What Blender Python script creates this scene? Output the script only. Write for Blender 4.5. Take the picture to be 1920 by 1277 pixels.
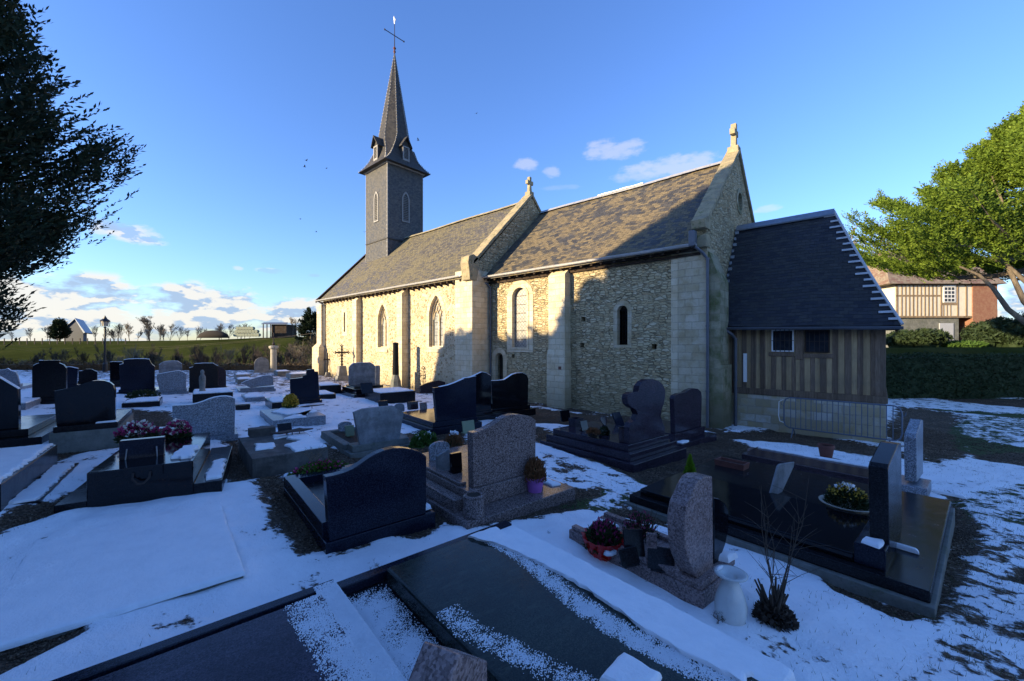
import bpy, bmesh, math, random
import numpy as np
from mathutils import Vector, Matrix
from mathutils.geometry import tessellate_polygon

for o in list(bpy.data.objects): bpy.data.objects.remove(o)
S = bpy.context.scene
COL = S.collection
R = random.Random(7)
rng = np.random.default_rng(11)
rad = math.radians

# ---------------------------------------------------------------- camera, sky, sun
FPX = 760.0; EYE = 2.65; HZ = 645.0
CA, SA = .7415, .6709                    # the church runs along world X, the camera looks north-west
cam = bpy.data.cameras.new('camera'); camo = bpy.data.objects.new('camera', cam); COL.objects.link(camo)
camo.location = (0, 0, EYE); camo.rotation_euler = (rad(90), 0, math.asin(SA))
cam.sensor_width = 36; cam.lens = 36*FPX/1920; cam.shift_y = 6.5/1920
cam.clip_start = .05; cam.clip_end = 20000
S.camera = camo
S.view_settings.view_transform = 'Standard'; S.view_settings.look = 'None'
S.view_settings.gamma = 1; S.view_settings.exposure = 1.2

SUN_AZ = 25.0; SUN_EL = 12.0
tosun = Vector((-math.sin(rad(SUN_AZ))*math.cos(rad(SUN_EL)), -math.cos(rad(SUN_AZ))*math.cos(rad(SUN_EL)), math.sin(rad(SUN_EL))))
sl = bpy.data.lights.new('sun', 'SUN'); so = bpy.data.objects.new('sun', sl); COL.objects.link(so)
sl.energy = 5.0; sl.angle = rad(.5); sl.color = (1, .80, .50)
so.rotation_euler = tosun.to_track_quat('Z', 'Y').to_euler(); so.location = tosun*60

def ray(x):
    t = (x-960)/FPX
    return (t*CA-SA, t*SA+CA)
def azel(x, y):
    a, b = ray(x); h = math.hypot(a, b)
    return math.atan2(a, b), math.atan2((HZ-y)/FPX, h)

class NT:
    def __init__(s, tree): s.t = tree; s.n = tree.nodes; s.l = tree.links
    def put(s, inp, v):
        if hasattr(v, 'default_value') or isinstance(v, bpy.types.NodeSocket): s.l.new(v, inp)
        elif v is not None:
            if isinstance(v, tuple) and len(v) == 3 and inp.type == 'RGBA': v = (*v, 1)
            inp.default_value = v
    def __call__(s, typ, *a, out=0, **k):
        nd = s.n.new('ShaderNode'+typ); props = k.pop('p', {})
        for q, v in props.items(): setattr(nd, q, v)
        for i, v in enumerate(a):
            if v is not None: s.put(nd.inputs[i], v)
        for q, v in k.items(): s.put(nd.inputs[q.replace('_', ' ')], v)
        return nd.outputs[out]
    def m(s, op, a, b=None, c=None, clamp=False):
        return s('Math', a, b, c, p={'operation': op, 'use_clamp': clamp})
    def mix(s, f, a, b, blend='MIX'):
        nd = s.n.new('ShaderNodeMix'); nd.data_type = 'RGBA'; nd.blend_type = blend
        s.put(nd.inputs[0], f); s.put(nd.inputs[6], a); s.put(nd.inputs[7], b)
        return nd.outputs[2]
    def ss(s, x, lo, hi):
        nd = s.n.new('ShaderNodeMapRange'); nd.interpolation_type = 'SMOOTHSTEP'
        s.put(nd.inputs[0], x); nd.inputs[1].default_value = lo; nd.inputs[2].default_value = hi
        return nd.outputs[0]
    def noise(s, vec, scale, detail=4, rough=.55, dist=0, out=0):
        return s('TexNoise', Vector=vec, Scale=scale, Detail=detail, Roughness=rough, Distortion=dist, out=out)
    def ramp(s, f, stops):
        nd = s.n.new('ShaderNodeValToRGB'); e = nd.color_ramp.elements
        while len(e) < len(stops): e.new(.5)
        for q, (p, c) in zip(e, stops): q.position = p; q.color = (*c, 1) if len(c) == 3 else c
        s.put(nd.inputs[0], f); return nd.outputs[0]
    def sep(s, v):
        nd = s.n.new('ShaderNodeSeparateXYZ'); s.put(nd.inputs[0], v); return nd.outputs
    def comb(s, x, y, z): return s('CombineXYZ', x, y, z)
    def vmul(s, v, w): return s('VectorMath', v, w, p={'operation': 'MULTIPLY'})
    def vadd(s, v, w): return s('VectorMath', v, w, p={'operation': 'ADD'})

W = bpy.data.worlds.new('World'); S.world = W; W.use_nodes = True
w = NT(W.node_tree); bg = [n for n in w.n if n.type == 'BACKGROUND'][0]
sky = w.n.new('ShaderNodeTexSky'); sky.sky_type = 'NISHITA'; sky.sun_disc = False
sky.sun_elevation = rad(SUN_EL); sky.sun_rotation = rad(180+SUN_AZ); sky.altitude = 50
sky.air_density = 1.15; sky.dust_density = .35; sky.ozone_density = 2.4
dirv = w('TexCoord', out=0)
X_, Y_, Z_ = w.sep(dirv)
az = w.m('ARCTAN2', X_, Y_); el = w.m('ARCSINE', Z_)
cv = w.comb(w.m('MULTIPLY', az, 1.0), w.m('MULTIPLY', el, 2.3), 0.0)
n1 = w.noise(cv, 9, 7, .56); n1b = w.noise(w.vadd(cv, (0.012, 0.03, 0)), 9, 7, .56)
n2 = w.noise(w.vadd(cv, (3.1, 1.7, 0)), 22, 6, .6)
# bank of cumulus low over the western horizon
band = w.m('MULTIPLY', w.ss(el, .012, .035), w.m('SUBTRACT', 1.0, w.ss(el, .075, .135)))
tot = w.ss(w.m('ADD', n1, w.m('MULTIPLY', band, .26)), .60, .72)
tot = w.m('MULTIPLY', tot, w.ss(band, .0, .25))
low = w.m('MULTIPLY', w.m('SUBTRACT', 1.0, w.ss(el, .03, .07)), w.ss(n1, .38, .6))
tot = w.m('MAXIMUM', tot, w.m('MULTIPLY', low, .85))
def puff(x, y, wx, wy, amt):
    global tot
    a0, e0 = azel(x, y); a1, _ = azel(x+wx, y); _, e1 = azel(x, y-wy)
    dx = w.m('DIVIDE', w.m('SUBTRACT', az, a0), a1-a0); dy = w.m('DIVIDE', w.m('SUBTRACT', el, e0), e1-e0)
    r = w.m('ADD', w.m('MULTIPLY', dx, dx), w.m('MULTIPLY', dy, dy))
    g = w.m('SUBTRACT', 1.0, r)
    q = w.m('MULTIPLY', w.ss(w.m('ADD', g, w.m('MULTIPLY', w.m('SUBTRACT', n2, .5), 3.2)), -.15, .95), amt)
    tot = w.m('MAXIMUM', tot, w.m('MULTIPLY', q, w.ss(g, -1.2, .1)))
for a in [(250, 440, 62, 22, .75), (205, 430, 40, 18, .9), (1150, 282, 66, 22, .42), (1262, 312, 110, 22, .46), (986, 308, 24, 15, .4),
          (1035, 322, 18, 13, .33), (1195, 330, 60, 12, .35), (505, 508, 26, 6, .35), (445, 503, 12, 5, .5), (590, 516, 14, 4, .4),
(1440, 392, 30, 8, .35), (1050, 352, 40, 6, .12)]: puff(*a)
lit = w.ss(w.m('SUBTRACT', n1b, n1), -.02, .03)
lit2 = w.m('MAXIMUM', w.m('SUBTRACT', 1.0, lit), w.ss(el, .2, .3))
ccol = w.mix(lit2, (1.35, 1.8, 2.5), (3.0, 2.9, 2.7))
hs = w.n.new('ShaderNodeHueSaturation'); hs.inputs['Saturation'].default_value = 1.05; w.l.new(sky.outputs[0], hs.inputs['Color'])
skt = w.mix(1.0, hs.outputs[0], (.66, .805, 1.24), 'MULTIPLY')
skc = w.mix(w.m('MULTIPLY', tot, .92), skt, ccol)
w.l.new(skc, bg.inputs[0]); bg.inputs[1].default_value = .14

# ---------------------------------------------------------------- helpers
WM = {}
def tag(o, label=None, cat=None, group=None, kind=None):
    if label: o['label'] = label
    if cat: o['category'] = cat
    if group: o['group'] = group
    if kind: o['kind'] = kind
    return o
def empty(name, loc, rz=0, label=None, cat=None, group=None):
    o = bpy.data.objects.new(name, None); COL.objects.link(o); o.empty_display_size = .1
    o.location = loc; o.rotation_euler = (0, 0, rz)
    WM[o.name] = Matrix.Translation(Vector(loc)) @ Matrix.Rotation(rz, 4, 'Z')
    return tag(o, label, cat, group)
class MB:
    def __init__(s): s.v = []; s.f = []
    def add(s, vs, fs):
        n = len(s.v); s.v += [tuple(q) for q in vs]; s.f += [tuple(i+n for i in f) for f in fs]; return s
    def box(s, x0, x1, y0, y1, z0, z1):
        return s.add([(x0,y0,z0),(x1,y0,z0),(x1,y1,z0),(x0,y1,z0),(x0,y0,z1),(x1,y0,z1),(x1,y1,z1),(x0,y1,z1)],
                     [(3,2,1,0),(4,5,6,7),(0,1,5,4),(1,2,6,5),(2,3,7,6),(3,0,4,7)])
    def hexa(s, p): # 8 points, bottom 4 ccw, top 4 ccw
        return s.add(p, [(3,2,1,0),(4,5,6,7),(0,1,5,4),(1,2,6,5),(2,3,7,6),(3,0,4,7)])
    def prism(s, pts, holes, fn, d0, d1, reveal=True):
        """pts, holes: 2-D loops; fn(a, b, d) -> 3-D point; solid between d0 (front) and d1"""
        loops = [pts]+list(holes)
        tri = tessellate_polygon([[Vector((a, b, 0)) for a, b in L] for L in loops])
        flat = [q for L in loops for q in L]; n = len(flat)
        s.add([fn(a, b, d0) for a, b in flat]+[fn(a, b, d1) for a, b in flat],
              [tuple(t) for t in tri]+[tuple(i+n for i in t[::-1]) for t in tri])
        base = len(s.v)-2*n; k = 0
        for L in loops:
            m = len(L)
            for i in range(m):
                j = (i+1) % m
                s.f.append((base+k+i, base+k+j, base+k+j+n, base+k+i+n))
            k += m
        return s
    def tube(s, path, r, n=6, cap=True):
        P = [Vector(p) for p in path]; rs = r if isinstance(r, (list, tuple)) else [r]*len(P)
        vs = []; fs = []; up = None
        for i, p in enumerate(P):
            d = (P[min(i+1, len(P)-1)]-P[max(i-1, 0)])
            if d.length < 1e-9: d = Vector((0, 0, 1))
            d.normalize()
            if up is None:
                up = d.orthogonal().normalized()
            up = (up-d*up.dot(d)); up = up.normalized() if up.length > 1e-6 else d.orthogonal().normalized()
            sd = d.cross(up)
            for k in range(n):
                a = 2*math.pi*k/n; vs.append(p+(up*math.cos(a)+sd*math.sin(a))*rs[i])
        for i in range(len(P)-1):
            for k in range(n):
                a = i*n+k; b = i*n+(k+1) % n; fs.append((a, b, b+n, a+n))
        if cap: fs += [tuple(range(n))[::-1], tuple(range((len(P)-1)*n, len(P)*n))]
        return s.add(vs, fs)
    def lathe(s, prof, n=16, c=(0, 0, 0), sx=1, sy=1):
        vs = []; fs = []
        for r_, z in prof:
            for k in range(n):
                a = 2*math.pi*k/n; vs.append((c[0]+r_*sx*math.cos(a), c[1]+r_*sy*math.sin(a), c[2]+z))
        for i in range(len(prof)-1):
            for k in range(n):
                a = i*n+k; b = i*n+(k+1) % n; fs.append((a, b, b+n, a+n))
        fs += [tuple(range(n))[::-1], tuple(range((len(prof)-1)*n, len(prof)*n))]
        return s.add(vs, fs)
def obj(name, mb, mat, parent=None, local=False, smooth=False, bevel=0, uv=True, fixn=True):
    me = bpy.data.meshes.new(name)
    V = mb.v
    if parent is not None and not local:
        inv = WM[parent.name].inverted(); V = [tuple(inv @ Vector(q)) for q in V]
    me.from_pydata(V, [], mb.f); me.update()
    bm = bmesh.new(); bm.from_mesh(me)
    if fixn: bmesh.ops.recalc_face_normals(bm, faces=bm.faces)
    if uv:
        L = bm.loops.layers.uv.new('UVMap')
        for f in bm.faces:
            n = f.normal
            if abs(n.z) > .97: t = Vector((1, 0, 0))
            else: t = Vector((0, 0, 1)).cross(n).normalized()
            b = n.cross(t)
            for lp in f.loops: lp[L].uv = (lp.vert.co.dot(t), lp.vert.co.dot(b))
    bm.to_mesh(me); bm.free()
    if smooth: me.polygons.foreach_set('use_smooth', [True]*len(me.polygons))
    o = bpy.data.objects.new(name, me); COL.objects.link(o)
    if mat: me.materials.append(mat)
    if parent is not None:
        o.parent = parent; WM[o.name] = WM[parent.name].copy()
    else: WM[o.name] = Matrix.Identity(4)
    if bevel:
        m = o.modifiers.new('bevel', 'BEVEL'); m.width = bevel; m.segments = 2; m.limit_method = 'ANGLE'; m.angle_limit = rad(40)
    return o
def npobj(name, V, F, mat, parent=None, smooth=False, local=False):
    """numpy verts (n,3) and faces (m,k)"""
    me = bpy.data.meshes.new(name)
    V = np.asarray(V, dtype=np.float64)
    if parent is not None and not local:
        inv = np.array(WM[parent.name].inverted()); V = V @ inv[:3, :3].T+inv[:3, 3]
    k = F.shape[1]
    me.vertices.add(len(V)); me.vertices.foreach_set('co', V.astype(np.float32).ravel())
    me.loops.add(F.size); me.loops.foreach_set('vertex_index', F.astype(np.int32).ravel())
    me.polygons.add(len(F)); me.polygons.foreach_set('loop_start', (np.arange(len(F))*k).astype(np.int32))
    me.update(calc_edges=True)
    if smooth: me.polygons.foreach_set('use_smooth', [True]*len(F))
    o = bpy.data.objects.new(name, me); COL.objects.link(o); me.materials.append(mat)
    if parent is not None: o.parent = parent; WM[o.name] = WM[parent.name].copy()
    return o
def copy_tree(o, parent=None):
    c = o.copy(); COL.objects.link(c); c.parent = parent
    for ch in list(o.children): copy_tree(ch, c)
    return c

# terrain height; X right and Z forward of the camera, in metres
def sm(x, a, b):
    t = np.clip((x-a)/(b-a), 0, 1); return t*t*(3-2*t)
def gzc(X, Z):
    X = np.asarray(X, float); Z = np.asarray(Z, float)
    Xc = np.clip(X, -34, 30); Zc = np.clip(Z, -12, 45)
    base = .69-.0404*Xc-.0295*Zc
    base = np.where(base < 0, 0*base, base)
    t = X/np.maximum(Z, 1)
    far = -2.2+(6.0+sm(t, -.9, -.45)*1.6)*sm(Z, 62, 155)-sm(Z, 170, 400)*2.0
    dd = (X+30)*-.747+(Z-20)*.664
    base = base-1.5*sm(dd, .3, 2.6)
    k = sm(dd, 3, 20)
    left = base*(1-k)+far*k
    kr = sm(t, .45, .7)*sm(Z, 23, 30)
    z = left*(1-kr)+(2.3+sm(Z, 60, 200)*2)*kr
    return z
def gz(u, v): return float(gzc(u*CA+v*SA, -u*SA+v*CA))
def gp(x, y, h=0):
    a, b = ray(x); Z = (1.9-h)*FPX/(y-HZ)
    for i in range(60):
        Z2 = (EYE-gz(a*Z, b*Z)-h)*FPX/(y-HZ); Z = .6*Z+.4*Z2
    return Vector((a*Z, b*Z, gz(a*Z, b*Z)+h))
def at(x, y, Z):
    a, b = ray(x); return Vector((a*Z, b*Z, EYE+(HZ-y)*Z/FPX))

# ---------------------------------------------------------------- materials
def mat(name):
    m = bpy.data.materials.new(name); m.use_nodes = True
    t = NT(m.node_tree); b = [n for n in t.n if n.type == 'BSDF_PRINCIPLED'][0]
    return m, t, b
def fin(t, b, col=None, rough=None, h=None, dist=.01, strength=1.0, **k):
    if col is not None: t.put(b.inputs['Base Color'], col)
    if rough is not None: t.put(b.inputs['Roughness'], rough)
    if h is not None: t.l.new(t('Bump', Strength=strength, Distance=dist, Height=h), b.inputs['Normal'])
    for q, v in k.items(): t.put(b.inputs[q.replace('_', ' ')], v)
def oc(t): return t('TexCoord', out=3)
def uvc(t): return t('TexCoord', out=2)
def wp(t): return t('NewGeometry', out=0)

def granite(name, c1, c2, c3, scale=90, rough=.22, spec=.5, cloud=.3, vein=0):
    m, t, b = mat(name); v = oc(t)
    n = t.noise(v, scale, 3, .7); vr = t('TexVoronoi', Vector=v, Scale=scale*1.5, out=1)
    g = t.sep(vr)[0]
    if name != 'polished_black_granite': spec *= .4
    c = t.ramp(t.m('ADD', t.m('MULTIPLY', n, .6), t.m('MULTIPLY', g, .4)), [(.3, c1), (.5, c2), (.72, c3)])
    cl = t.noise(v, 2.2, 4, .6)
    c = t.mix(t.m('MULTIPLY', t.ss(cl, .35, .7), cloud), c, t.mix(.5, c1, (0.01, .01, .012)))
    if vein:
        vv = t.noise(t.vmul(v, (1.2, 5, 3)), 3, 7, .65, 1.5)
        c = t.mix(t.m('MULTIPLY', t.ss(vv, .5, .68), vein), c, c3)
    grime = t.noise(v, 5, 6, .7)
    rr = t.m('ADD', rough*.8, t.m('MULTIPLY', t.ss(grime, .4, .75), .09))
    fin(t, b, c, rr, grime, .002, .4, Specular_IOR_Level=spec); return m
def plain(name, col, rough=.6, var=.25, scale=6, bump=.003, metal=0, spec=.5, col2=None):
    m, t, b = mat(name); v = oc(t); n = t.noise(v, scale, 6, .65); n2 = t.noise(v, scale*9, 4, .6)
    c = t.mix(t.m('MULTIPLY', t.ss(n, .35, .7), 1.0 if col2 else var), col, col2 or tuple(q*.35 for q in col))
    c = t.mix(t.m('MULTIPLY', n2, var*.6), c, tuple(q*.5 for q in col))
    fin(t, b, c, rough, n2, bump, .6, Metallic=metal, Specular_IOR_Level=spec); return m
def stone_old(name, c1, c2, lich=(.16, .15, .07), la=.4, rough=.9):
    m, t, b = mat(name); v = oc(t); n = t.noise(v, 3, 8, .68); n2 = t.noise(v, 28, 5, .7); n3 = t.noise(t.vadd(v, (5, 2, 1)), 5, 6, .7)
    c = t.mix(t.ss(n, .35, .68), c1, c2); c = t.mix(t.m('MULTIPLY', t.ss(n3, .52, .66), la), c, lich)
    c = t.mix(t.m('MULTIPLY', t.ss(n2, .5, .75), .4), c, tuple(q*.4 for q in c1))
    fin(t, b, c, rough, t.m('ADD', n2, n), .012, .6); return m

def ashlar_nodes(t, v, bw, bh, mortar=.012):
    br = t.n.new('ShaderNodeTexBrick'); t.put(br.inputs['Vector'], v)
    br.inputs['Scale'].default_value = 1; br.inputs['Brick Width'].default_value = bw; br.inputs['Row Height'].default_value = bh
    br.inputs['Mortar Size'].default_value = mortar; br.inputs['Mortar Smooth'].default_value = .35; br.inputs['Bias'].default_value = 0
    br.inputs['Color1'].default_value = (0, 0, 0, 1); br.inputs['Color2'].default_value = (1, 1, 1, 1); br.inputs['Mortar'].default_value = (.5, .5, .5, 1)
    return br.outputs[0], br.outputs[1]
def m_ashlar(name, c1, c2, c3, damp=.5):
    m, t, b = mat(name); v = uvc(t); o = wp(t)
    vd = t.vadd(v, t.vmul(t.noise(o, 3, 3, out=1), (.03, .03, 0)))
    col, fac = ashlar_nodes(t, vd, .42, .24)
    rnd = t.sep(col)[0]; n = t.noise(o, 2, 6, .65); n2 = t.noise(o, 25, 6, .7)
    c = t.mix(rnd, c1, c2); c = t.mix(t.ss(n, .38, .7), c, c3)
    c = t.mix(t.m('MULTIPLY', fac, t.m('MULTIPLY', t.ss(n2, .3, .6), .5)), c, (.24, .20, .14))
    c = t.mix(t.m('MULTIPLY', t.ss(n2, .5, .8), .35), c, (.17, .14, .09))
    z = t.sep(o)[2]
    dm = t.m('MULTIPLY', t.m('SUBTRACT', 1.0, t.ss(t.m('ADD', z, t.m('MULTIPLY', n, 1.2)), .8, 2.2)), damp)
    c = t.mix(dm, c, (.11, .10, .06))
    h = t.m('SUBTRACT', t.m('MULTIPLY', n2, .6), t.m('MULTIPLY', fac, .6))
    fin(t, b, c, .93, h, .014, .9, Specular_IOR_Level=.2); return m
def m_rubble(name, sx, sy, stones, mortar, mw, scale=1.0, relief=.045, dark=0.0, damp=.6, rnd_=1.0):
    m, t, b = mat(name); v = uvc(t); o = wp(t)
    ds = t.noise(v, 2.2, 3, .6, out=1)
    vd = t.vadd(t.vmul(v, (sx, sy, 1)), t.vmul(ds, (.9, 1.2, 0)))
    vo = t.n.new('ShaderNodeTexVoronoi'); vo.feature = 'DISTANCE_TO_EDGE'; t.put(vo.inputs['Vector'], vd); vo.inputs['Scale'].default_value = scale; vo.inputs['Randomness'].default_value = rnd_
    vc = t.n.new('ShaderNodeTexVoronoi'); t.put(vc.inputs['Vector'], vd); vc.inputs['Scale'].default_value = scale; vc.inputs['Randomness'].default_value = rnd_
    rnd = t.sep(vc.outputs[1]); n2 = t.noise(o, 20, 6, .7); n = t.noise(o, 1.1, 5, .6)
    ed = t.m('ADD', vo.outputs[0], t.m('MULTIPLY', t.m('SUBTRACT', n2, .5), .16))
    wid = t.m('ADD', mw, t.m('MULTIPLY', t.m('SUBTRACT', t.noise(o, 3.3, 3), .5), mw*1.6))
    k = t.ss(t.m('SUBTRACT', ed, wid), -.02, .05)
    sc = t.ramp(rnd[0], [(0, stones[0]), (.35, stones[1]), (.65, stones[2]), (1, stones[3])])
    sc = t.mix(t.m('MULTIPLY', t.ss(n2, .5, .75), .35), sc, tuple(q*.45 for q in stones[0]))
    mc = t.mix(t.ss(n, .35, .7), mortar, tuple(q*.78 for q in mortar))
    gap = t.m('MULTIPLY', t.m('SUBTRACT', 1.0, t.ss(vo.outputs[0], .0, .035)), t.ss(t.noise(o, 4, 4), .45, .6))
    c = t.mix(k, mc, sc); c = t.mix(t.m('MULTIPLY', gap, dark), c, (.03, .026, .02))
    z = t.sep(o)[2]
    dm = t.m('MULTIPLY', t.m('SUBTRACT', 1.0, t.ss(t.m('ADD', z, t.m('MULTIPLY', n, 1.0)), .6, 2.0)), damp)
    c = t.mix(dm, c, (.12, .11, .065))
    h = t.m('ADD', t.m('MULTIPLY', k, t.m('ADD', .6, t.m('MULTIPLY', rnd[1], .7))), t.m('MULTIPLY', n2, .35))
    h = t.m('SUBTRACT', h, t.m('MULTIPLY', gap, dark*.8))
    fin(t, b, c, .95, h, relief, 1.0, Specular_IOR_Level=.15); return m
def m_slate(name, base, base2, lich, la, lsc=.9, bw=.2, bh=.13, lich2=None):
    m, t, b = mat(name); v = uvc(t); o = wp(t)
    vd = t.vadd(v, t.vmul(t.noise(o, 2, 2, out=1), (.03, .025, 0)))
    col, fac = ashlar_nodes(t, vd, bw, bh, .006); rnd = t.sep(col)[0]
    n = t.noise(o, lsc, 7, .66); n2 = t.noise(o, 18, 5, .7); n3 = t.noise(o, 6, 4, .7)
    c = t.mix(rnd, base, base2)
    slot = t.m('ADD', t.m('MULTIPLY', rnd, .30), t.m('MULTIPLY', n3, .22))
    lm = t.m('MULTIPLY', t.ss(t.m('ADD', t.m('ADD', n, slot), t.m('MULTIPLY', n2, .25)), .74, .98), la)
    lc = t.mix(t.ss(n3, .4, .65), lich, lich2 or tuple(q*.6 for q in lich))
    c = t.mix(lm, c, lc)
    c = t.mix(t.m('MULTIPLY', fac, .8), c, (.015, .014, .012))
    fy = t.m('FRACT', t.m('DIVIDE', t.sep(vd)[1], bh))
    h = t.m('ADD', t.m('MULTIPLY', t.m('SUBTRACT', 1.0, fy), .9), t.m('ADD', t.m('MULTIPLY', rnd, .6), t.m('MULTIPLY', n2, .5)))
    h = t.m('SUBTRACT', h, fac)
    fin(t, b, c, t.m('ADD', .55, t.m('MULTIPLY', lm, .35)), h, .012, .9, Specular_IOR_Level=.35); return m
def m_wood(name, c1, c2, rough=.85):
    m, t, b = mat(name); o = oc(t); r = t('ObjectInfo', out=5) if False else None
    g = t.noise(t.vmul(o, (14, 14, 1.1)), 3, 6, .7, .6); n = t.noise(o, 1.7, 3, .6)
    pl = t.sep(t('TexVoronoi', t.vmul(o, (7, 7, .01)), Scale=1.0, out=1))[0]
    c = t.mix(t.ss(g, .32, .7), c1, c2); c = t.mix(t.m('MULTIPLY', pl, .55), c, tuple(q*.45 for q in c1))
    c = t.mix(t.m('MULTIPLY', t.ss(n, .45, .7), .35), c, (.10, .09, .075))
    fin(t, b, c, rough, g, .008, 1.0, Specular_IOR_Level=.2); return m
def m_leaf(name, c1, c2, c3, sub=0.25):
    m, t, b = mat(name); o = wp(t); n = t.noise(o, 1.3, 3, .6); n2 = t.noise(o, 9, 2, .6)
    c = t.ramp(t.m('ADD', t.m('MULTIPLY', n, .55), t.m('MULTIPLY', n2, .45)), [(.3, c1), (.5, c2), (.7, c3)])
    fin(t, b, c, .7, Specular_IOR_Level=.25)
    tr = t.n.new('ShaderNodeBsdfTranslucent'); t.put(tr.inputs[0], c)
    mx = t.n.new('ShaderNodeMixShader'); mx.inputs[0].default_value = sub
    out = [n for n in t.n if n.type == 'OUTPUT_MATERIAL'][0]
    t.l.new(b.outputs[0], mx.inputs[1]); t.l.new(tr.outputs[0], mx.inputs[2]); t.l.new(mx.outputs[0], out.inputs[0]); return m

M = {}
M['black'] = granite('polished_black_granite', (.002, .002, .003), (.004, .004, .006), (.012, .012, .015), 120, .05, .33, .1)
M['navy'] = granite('blue_black_granite', (.004, .005, .011), (.010, .013, .025), (.026, .03, .05), 100, .14, .4, .3)
M['charcoal'] = granite('charcoal_granite', (.005, .005, .006), (.012, .012, .014), (.030, .030, .034), 90, .25, .4, .4)
M['lav'] = granite('violet_blue_granite', (.012, .011, .02), (.035, .030, .05), (.09, .075, .10), 110, .18, .5, .5, vein=.35)
M['green'] = granite('green_swirled_granite', (.010, .016, .015), (.022, .034, .030), (.055, .068, .052), 130, .14, .5, .6, vein=.5)
M['pink'] = granite('pink_brown_granite', (.05, .037, .034), (.17, .125, .115), (.34, .27, .25), 70, .25, .45, .2)
M['rose'] = granite('rose_veined_granite', (.10, .07, .065), (.24, .17, .155), (.36, .27, .25), 60, .3, .4, .2, vein=.4)
M['grey'] = granite('grey_speckled_granite', (.07, .08, .09), (.20, .22, .25), (.38, .40, .44), 60, .35, .4, .15)
M['maroon'] = granite('dark_maroon_granite', (.012, .008, .010), (.04, .028, .034), (.10, .07, .08), 90, .14, .5, .3)
M['purple'] = granite('dark_plum_granite', (.010, .007, .012), (.03, .023, .034), (.075, .06, .08), 90, .14, .45, .3)
M['old'] = stone_old('weathered_limestone', (.17, .165, .15), (.30, .29, .26))
M['concrete'] = stone_old('mossy_concrete', (.12, .125, .11), (.20, .20, .18), (.07, .09, .04), .5)
M['worn'] = stone_old('weathered_blue_grey_concrete', (.12, .13, .14), (.27, .28, .29), (.06, .06, .04), .45, .7)
M['pale'] = stone_old('pale_limestone', (.34, .31, .25), (.42, .38, .30), (.25, .22, .12), .35)
M['cross'] = stone_old('lichened_cross_stone', (.24, .21, .14), (.38, .33, .20), (.36, .26, .08), .5)
M['cope'] = stone_old('lichened_coping_stone', (.25, .21, .13), (.40, .32, .18), (.11, .12, .035), .8)
M['gravelly'] = stone_old('pebbledash_stone', (.05, .045, .04), (.12, .11, .095), (.20, .19, .17), .4)
M['iron'] = plain('rusty_wrought_iron', (.035, .025, .022), .8, .4, 20)
M['paint_black'] = plain('black_painted_steel', (.012, .012, .014), .45, .2, 12)
M['galv'] = plain('galvanised_steel', (.33, .36, .40), .42, .3, 8, .001, .75)
M['zincm'] = plain('dull_zinc_trim', (.26, .25, .235), .6, .3, 6, .001, .2)
M['barrier'] = plain('grey_blue_barrier_steel', (.13, .16, .21), .45, .3, 8, .001, .4)
M['zinc'] = plain('weathered_zinc', (.52, .51, .49), .5, .25, 6, .001, .35)
M['zincd'] = plain('dark_zinc', (.12, .13, .15), .5, .25, 6, .001, .4)
M['snow'] = None
M['ashlar'] = m_ashlar('dressed_limestone', (.58, .49, .33), (.68, .60, .43), (.52, .41, .25), .5)
M['mossy_ashlar'] = m_ashlar('mossy_buttress_stone', (.26, .23, .14), (.42, .37, .25), (.12, .13, .05), .8)
M['base_stone'] = m_ashlar('patched_base_stone', (.36, .30, .18), (.62, .60, .54), (.42, .33, .17), .3)
M['ashlar2'] = m_ashlar('grey_dressed_limestone', (.46, .39, .26), (.57, .50, .37), (.38, .30, .17), .6)
M['nave_wall'] = m_rubble('flint_rubble_wall', 5.6, 7.4, [(.27, .19, .10), (.40, .30, .17), (.52, .42, .26), (.62, .53, .36)], (.64, .54, .36), .13, 1.0, .045, .3, .3)
M['chancel_wall'] = m_rubble('limestone_rubble_wall', 4.8, 12.0, [(.38, .29, .155), (.45, .36, .205), (.51, .42, .25), (.58, .49, .32)], (.46, .37, .22), .05, 1.0, .05, .55, .35, .72)
M['slate_n'] = m_slate('mossy_slate', (.085, .078, .068), (.165, .145, .11), (.20, .165, .085), .7, .55, lich2=(.14, .125, .06))
M['slate_c'] = m_slate('lichened_slate', (.045, .044, .042), (.095, .09, .08), (.22, .165, .085), .8, .8, .24, .15, lich2=(.14, .11, .06))
M['slate_s'] = m_slate('dark_slate', (.014, .015, .02), (.035, .036, .044), (.045, .045, .035), .5, .7)
M['slate_t'] = m_slate('tower_slate', (.048, .051, .056), (.105, .102, .098), (.16, .15, .13), .5, 1.2, .14, .09)
M['slate_sp'] = m_slate('spire_slate', (.032, .031, .031), (.075, .07, .062), (.10, .09, .075), .5, 1.2, .14, .09)
M['oak'] = m_wood('weathered_oak', (.12, .08, .05), (.25, .175, .12))
M['daub'] = m_wood('ochre_daub', (.36, .25, .13), (.50, .36, .20), .95)
M['dark_wood'] = m_wood('dark_rafter_wood', (.03, .02, .013), (.07, .045, .03))
M['bark'] = m_wood('conifer_bark', (.16, .125, .085), (.30, .24, .17))
M['twig'] = plain('bare_twig_bark', (.19, .155, .11), .9, .3, 3)
M['twigd'] = plain('dark_twig_bark', (.07, .05, .035), .9, .3, 8)
M['leaf_dark'] = m_leaf('dark_conifer_needles', (.010, .018, .010), (.018, .032, .015), (.03, .05, .02), .12)
M['leaf_cyp'] = m_leaf('golden_green_cypress_sprays', (.075, .135, .018), (.145, .22, .024), (.26, .34, .045), .3)
M['leaf_hedge'] = m_leaf('dark_hedge_leaves', (.018, .03, .012), (.03, .05, .018), (.05, .075, .03), .15)
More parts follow.
